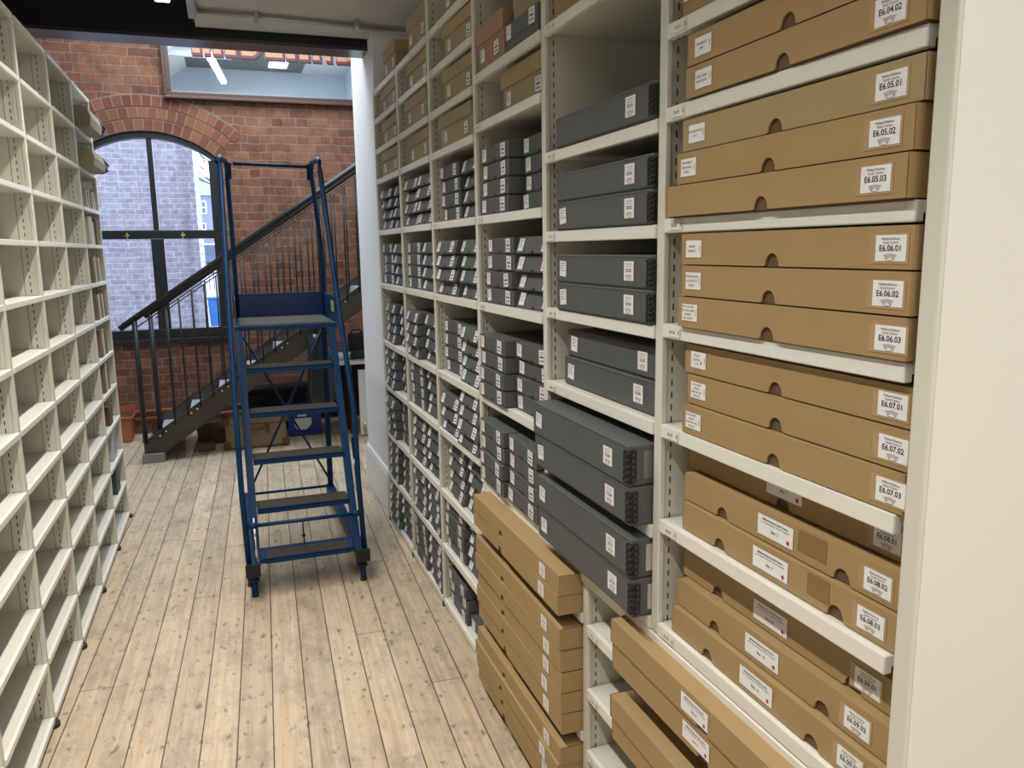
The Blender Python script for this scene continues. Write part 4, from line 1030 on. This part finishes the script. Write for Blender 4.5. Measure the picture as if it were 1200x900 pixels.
b = MB(); b.prism([(-0.11,0.19),(0.06,0.19),(0.06,0.12),(0.0,0.065),(-0.09,0.075),(-0.115,0.12)], 'y', -0.016, -0.012, paper); b.prism([(-0.08,0.21),(0.01,0.21),(0.01,0.25),(-0.03,0.25),(-0.03,0.27),(-0.08,0.27)], 'y', -0.018, -0.013, paper); b.obj('torn_label', t)
t = tag(MB().box(-0.10,-0.06,0,0.05,0.06,0.075,kraft_in,0.006).obj('cardboard_scrap', None, (-0.27,8.2,0)), 'crumpled brown cardboard scrap on the floor left of the suitcase', 'cardboard')
t = thing('dark_trunk', 'black flat trunk on the floor in deep shade beneath the stair', 'trunk', (0.50, 8.98, 0))
b = MB(); b.box(-0.42,-0.16,0,0.30,0.16,0.42, black, 0.01); b.obj('trunk_body', t)
b = MB(); b.box(-0.43,-0.17,0.42,0.31,0.17,0.47, black, 0.01); b.obj('lid', t)
t = thing('file_carton', 'low dark brown carton in shade under the stair foot', 'box', (-0.13, 8.55, 0))
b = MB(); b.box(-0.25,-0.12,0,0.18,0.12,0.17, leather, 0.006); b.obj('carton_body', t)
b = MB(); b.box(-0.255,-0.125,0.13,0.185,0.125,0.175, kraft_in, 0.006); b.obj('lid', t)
# black bag hanging from the stair
t = thing('bin_bag', 'black plastic bag hanging from the stair behind the blue steps', 'bag', (0.79, 7.80, 0.42))
b = MB(); bm = b.bm; mi = b.mi(bag_m)
prof = [(0.0,0.02),(0.03,0.11),(0.10,0.135),(0.22,0.13),(0.36,0.115),(0.50,0.10),(0.62,0.09),(0.72,0.085)]
rings = []
for (zz, rr) in prof:
    ring = []
    for a in range(20):
        an = 2*PI*a/20; w_ = 1+0.16*math.sin(5*an+zz*7)+0.08*math.sin(9*an+3*zz)
        ring.append(bm.verts.new((rr*w_*math.cos(an)+0.02*math.sin(zz*5), rr*0.6*w_*math.sin(an), zz)))
    rings.append(ring)
for i in range(len(rings)-1):
    for j in range(20):
        fc = bm.faces.new([rings[i][j], rings[i][(j+1)%20], rings[i+1][(j+1)%20], rings[i+1][j]]); fc.smooth = True
bm.faces.new(rings[0]); bm.faces.new(rings[-1])
b.obj('bag_body', t)
b = MB(); b.tube([(0,0,0.70),(0.0,-0.02,0.80),(0.02,-0.03,0.93)], 0.03, bag_m, n=10); b.obj('knot', t)
# table with things on it
t = thing('work_table', 'white topped dark sided table at the foot of the white pier', 'table', (1.38, 8.45, 0))
b = MB(); b.box(-0.52,-0.22,0.755,0.5,0.5,0.79, table_white, 0.003); b.obj('tabletop', t)
b = MB(); b.box(-0.24,-0.18,0,-0.215,0.45,0.755, leather, 0.003); b.obj('side_panel', t)
b = MB(); b.box(-0.50,0.40,0.1,0.5,0.42,0.755, black, 0.003); b.obj('back_panel', t)
b = MB(); b.box(-0.50,-0.15,0,-0.46,-0.11,0.755, leather, 0.003); b.obj('leg', t)
t = thing('paper_roll', 'rolled white paper bundle lying on the table', 'paper roll', (1.02, 8.36, 0.79))
b = MB(); b.tube([(-0.16,0,0.042),(0.16,0.04,0.042)], 0.04, paper, n=18); b.obj('roll', t)
b = MB(); b.tube([(0.1595,0.04,0.042),(0.163,0.04,0.042)], 0.018, ink_grey, n=14); b.obj('roll_core', t)
b = MB(); b.box(-0.20,-0.10,0,0.02,0.16,0.10, mat('lilac_cloth', (0.33,0.34,0.50), 0.8, noise=0.3, nscale=25), 0.03); tag(b.obj('folded_cloth', None, (1.02, 8.60, 0.79)), 'lilac patterned folded cloth behind the white paper roll', 'cloth')
b = MB(); b.box(-0.10,-0.10,0,0.16,0.10,0.075, green_cloth, 0.03); tag(b.obj('green_cloth', None, (1.26, 8.45, 0.79)), 'dark green folded cloth on the table beside the paper roll', 'cloth')
t = thing('black_case', 'black upright camera case standing on the table by the pier', 'case', (1.30, 8.72, 0.79))
b = MB(); b.box(-0.09,-0.06,0,0.09,0.06,0.24, mat('black_nylon',(0.015,0.017,0.022),0.6), 0.02); b.obj('case_body', t)
b = MB(); b.tube([(-0.06,0,0.24),(-0.04,0,0.28),(0.04,0,0.28),(0.06,0,0.24)], 0.008, black, n=8); b.obj('handle', t)
t = thing('white_radiator', 'white radiator panel standing under the table end by the pier', 'radiator', (1.22, 8.19, 0))
b = MB(); b.box(0,0,0.01,0.28,0.035,0.70, white_gloss, 0.006)
for k in range(4): b.box(0.065+k*0.055,-0.008,0.08,0.080+k*0.055,0.0,0.62, white_gloss, 0.003)
b.obj('radiator_panel', t)
b = MB(); b.tube([(0.045,-0.02,0.15),(0.045,-0.02,0.05)], 0.014, brass, n=10); b.tube([(0.045,-0.02,0.02),(0.045,-0.02,0.10)], 0.007, brass, n=8); b.obj('valve', t)

# ------------------------------------------------------------------ things on the far left bay
def on_left(z): return z+0.0005
YB = (YL[0]+YL[1])/2
def wallet(z, label, x_out, hgt, sag):
    t = thing('document_wallet', label, 'document wallet', (XL, YB-0.02, z))
    b = MB(); w = 0.50
    prof = [(-0.36, 0.0), (x_out-0.03, 0.0), (x_out, 0.012), (x_out+0.006, hgt*0.5), (x_out-0.01, hgt-0.01), (x_out-0.05, hgt), (-0.36, hgt*0.9)]
    b.prism(prof, 'y', -w/2, w/2, canvas if sag else mat('wallet_buff', (0.30,0.26,0.18), 0.75, noise=0.1, nscale=10)); b.obj('wallet_body', t)
    b = MB(); b.prism([(p[0]+0.004, p[1]) for p in prof[1:6]] , 'y', w/2, w/2+0.02, black)
    b.tube([(x_out-0.02, w/2+0.02, hgt*0.9), (x_out+0.02, w/2+0.03, hgt*0.5), (x_out-0.0, w/2+0.02, 0.015), (x_out+0.012, w/2+0.05, 0.03)], 0.007, black, n=8); b.obj('dark_end', t)
    b = MB(); b.box(x_out-0.16, -w/2+0.02, hgt, x_out-0.03, w/2-0.02, hgt+0.006, paper_old, 0.002); b.obj('flap', t)
    return t
wallet(2.6925, 'buff document wallet sticking out of the highest left shelf', 0.075, 0.13, 0)
wallet(2.4545, 'buff document wallet sticking out one shelf below the highest', 0.075, 0.12, 0)
def upright_docs(z, items, rowlab, rowobj=''):
    for i, (y, w, h, m, lab, lean) in enumerate(items):
        y += 0.13
        t = tag(MB().hexa([(XL-0.30,y-w/2,0),(XL-0.008,y-w/2,0),(XL-0.008,y+w/2,0),(XL-0.30,y+w/2,0),(XL-0.30,y-w/2+lean,h*0.97),(XL-0.012,y-w/2+lean,h),(XL-0.012,y+w/2+lean,h),(XL-0.30,y+w/2+lean,h*0.97)], m, 0.003).obj('document_bundle', None, (0,0,z+0.0005)), lab, 'papers', 'paper bundles on the far left bay')
pos8 = ['nearest', 'second nearest', 'third nearest', 'fourth nearest', 'farthest']
def row(z, ys, ws, hs, mats_, word, leans):
    items = []
    for i in range(len(ys)):
        items.append((ys[i], ws[i], hs[i], mats_[i], f'{pos8[i] if i < len(ys)-1 else "farthest"} upright paper bundle on the {word} shelf of the left far bay', leans[i]))
    upright_docs(z, items, word)
row(2.214, [5.72,5.80,5.95,6.02], [0.03,0.03,0.03,0.03], [0.12,0.13,0.12,0.12], [paper_old]*4, 'third highest', [0,0.01,0,0.01])
tag(MB().tube([(XL-0.28,5.92,0),(XL-0.01,6.06,0)], 0.028, paper_old, n=12).obj('rolled_papers', None, (0,0,2.375)), 'loose rolled papers lying across the third highest left shelf bundles', 'paper roll')
row(1.983, [5.70,5.75,5.80,5.86,6.00], [0.035,0.03,0.035,0.03,0.03], [0.18,0.185,0.18,0.15,0.17], [paper_old,paper_old,mat('white_paper',(0.7,0.7,0.7),0.6),paper_old,pamphlet], 'fourth highest', [0,0,0.01,0.02,0.02])
row(1.737, [5.72,5.79,5.86,5.95], [0.05,0.04,0.05,0.04], [0.15,0.17,0.14,0.16], [pamphlet,paper_old,pamphlet,paper_old], 'fifth highest', [0,0,0,0.01])
row(1.494, [5.72,5.80,5.88,5.96,6.05], [0.06,0.05,0.06,0.05,0.05], [0.15,0.16,0.15,0.16,0.14], [pamphlet,paper_old,pamphlet,paper_old,pamphlet], 'sixth highest', [0,0,0,0,0])
row(1.246, [5.72,5.81,5.93], [0.07,0.06,0.06], [0.17,0.18,0.16], [pamphlet,paper_old,pamphlet], 'seventh highest', [0,0.01,0.02])
row(1.008, [5.70,5.78,5.88], [0.06,0.05,0.06], [0.17,0.19,0.15], [pamphlet,paper_old,pamphlet], 'eighth highest', [0,0.01,0])
t = thing('open_carton', 'small open brown carton on the left far bay, above the pale box', 'box', (XL-0.01, 5.95, 0.7735))
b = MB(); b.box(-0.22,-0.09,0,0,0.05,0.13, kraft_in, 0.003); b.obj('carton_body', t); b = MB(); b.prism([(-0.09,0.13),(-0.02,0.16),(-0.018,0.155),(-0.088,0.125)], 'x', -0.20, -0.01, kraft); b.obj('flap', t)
t = thing('pale_plastic_box', 'pale translucent plastic box on left far bay, below the open carton', 'box', (XL-0.01, 5.98, 0.5245))
b = MB(); b.box(-0.22,-0.10,0,0,0.08,0.19, lilac, 0.012); b.obj('box_body', t); b = MB(); b.box(-0.225,-0.105,0.19,0.005,0.085,0.205, lilac, 0.004); b.obj('lid', t)
t = thing('teal_file_box', 'dark teal file box on left far bay, near the floor', 'box', (XL-0.01, 5.98, 0.2855))
b = MB(); b.box(-0.22,-0.10,0,0,0.06,0.20, teal, 0.004); b.obj('box_body', t); b = MB(); b.disc((0.001,-0.02,0.07), 0.012, (1,0,0), black, 0.004); b.obj('finger_hole', t)

# ------------------------------------------------------------------ outside the window
b = MB(); b.box(-14, YW+0.5, -1.0, 14, 62, 0.55, asphalt); tag(b.obj('street'), 'pale street surface seen through the window', 'street')['kind'] = 'structure'
nb = thing('brick_building', 'pale violet brick building filling the left of the window view', 'building', (-4, 13, 0))
b = MB(); b.box(-8, 0, 0, 3.60, 6, 9, brick_out); b.obj('brick_wall', nb)
b = MB(); b.box(3.56,-0.05,0,3.66,0.0,9, brick_out); b.obj('corner_pier', nb)
b = MB(); b.hexa([(-14,24,0.3),(14,24,0.3),(14,100,0.3),(-14,100,0.3),(-14,24,0.551),(14,24,0.551),(14,100,1.9),(-14,100,1.9)], asphalt); struct(b.obj('street_rise'), 'gently rising far street')
hb = thing('terraced_house', 'distant bluish brick house with white sash windows through the glass', 'building', (-1.2, 76, 0))
b = MB(); b.box(-3.2,0,0.5,12,8,6.9, mat('distant_brick',(0.20,0.22,0.33),0.9,noise=0.2,nscale=2)); b.obj('house_wall', hb)
b = MB(); b.prism([(-0.2,6.9),(8,6.9),(4,8.8)], 'x', -3.3, 12.1, mat('slate',(0.22,0.25,0.34),0.8)); b.obj('roof', hb)
for (x0, z0) in ((-0.8,5.3),(-0.95,3.4),(0.9,5.3),(0.8,3.4)):
    b = MB(); b.box(x0,-0.08,z0,x0+0.85,0.02,z0+1.15, car_white); w_ = b.obj('sash_window', hb)
    b = MB()
    for (dx, dz) in ((0.10,0.1),(0.46,0.1),(0.10,0.62),(0.46,0.62)): b.box(x0+dx,-0.10,z0+dz,x0+dx+0.28,-0.08,z0+dz+0.42, car_glass)
    b.obj('pane', w_)
def car(x, y, z, m, label, rz=0):
    t = thing('parked_car', label, 'car', (x, y, z), rz)
    b = MB(); b.prism([(-2.0,0.25),(2.0,0.25),(2.05,0.75),(1.1,0.9),(0.6,1.38),(-1.0,1.42),(-1.6,0.95),(-2.05,0.85)], 'y', -0.85, 0.85, m); b.obj('car_body', t)
    b = MB(); b.prism([(1.0,0.92),(0.55,1.32),(-0.95,1.36),(-1.45,0.98)], 'y', -0.87, -0.855, car_glass); b.obj('side_window', t)
    for xx in (-1.3, 1.25):
        b = MB(); b.disc((xx,-0.78,0.31), 0.31, (0,1,0), rubber, 0.2, n=20); b.obj('wheel', t)
gz = lambda y: 0.551 + max(0, y-24)*(1.9-0.551)/76
car(-1.1, 58, gz(57.2), car_white, 'white car parked across the street, seen through the window', 0.05)
car(0.3, 66, gz(65.2), car_white, 'paler car half hidden behind the white car outside', 0.05)
car(-0.9, 44, gz(43.2), car_blue, 'blue car parked nearer the window', 0.05)
t = thing('wheelie_bin', 'bright blue bin outside seen low through the right pane', 'bin', (-0.20, 15.2, 0.551))
b = MB(); b.hexa([(-0.10,-0.12,0),(0.10,-0.12,0),(0.10,0.12,0),(-0.10,0.12,0),(-0.13,-0.16,0.55),(0.13,-0.16,0.55),(0.13,0.16,0.55),(-0.13,0.16,0.55)], mat('sky_blue_bin',(0.05,0.22,0.6),0.4), 0.02); b.obj('bin_body', t)
b = MB(); b.box(-0.14,-0.17,0.55,0.14,0.17,0.60, mat('sky_blue_bin',(0,0,0)), 0.02); b.obj('lid', t)
fn = thing('street_railing', 'thin dark railing along the street outside', 'railing', (0, 30, 0.60))
b = MB(); b.box(-0.95,0,0.98,4,0.03,1.02, blackish); b.obj('rail', fn)
for k in range(16):
    b = MB(); b.tube([(-0.85+k*0.15,0.015,0),(-0.85+k*0.15,0.015,1.0)], 0.012, blackish, n=6); b.obj('bar', fn)
t = thing('bare_tree', 'bare branched tree against the white sky outside', 'tree', (1.5, 24, 0.551))
b = MB(); rs = random.Random(3)
def br(p, d, ln, rad, dep):
    q = p + d*ln; b.tube([p, q], rad, leaf_m, n=6)
    if dep == 0: return
    for _ in range(3):
        nd = (d + Vector((rs.uniform(-0.8,0.8), rs.uniform(-0.5,0.5), rs.uniform(-0.3,0.5)))).normalized(); br(q, nd, ln*0.68, rad*0.6, dep-1)
br(Vector((0,0,0)), Vector((-0.1,0,1)), 1.7, 0.09, 5); b.obj('branches', t)
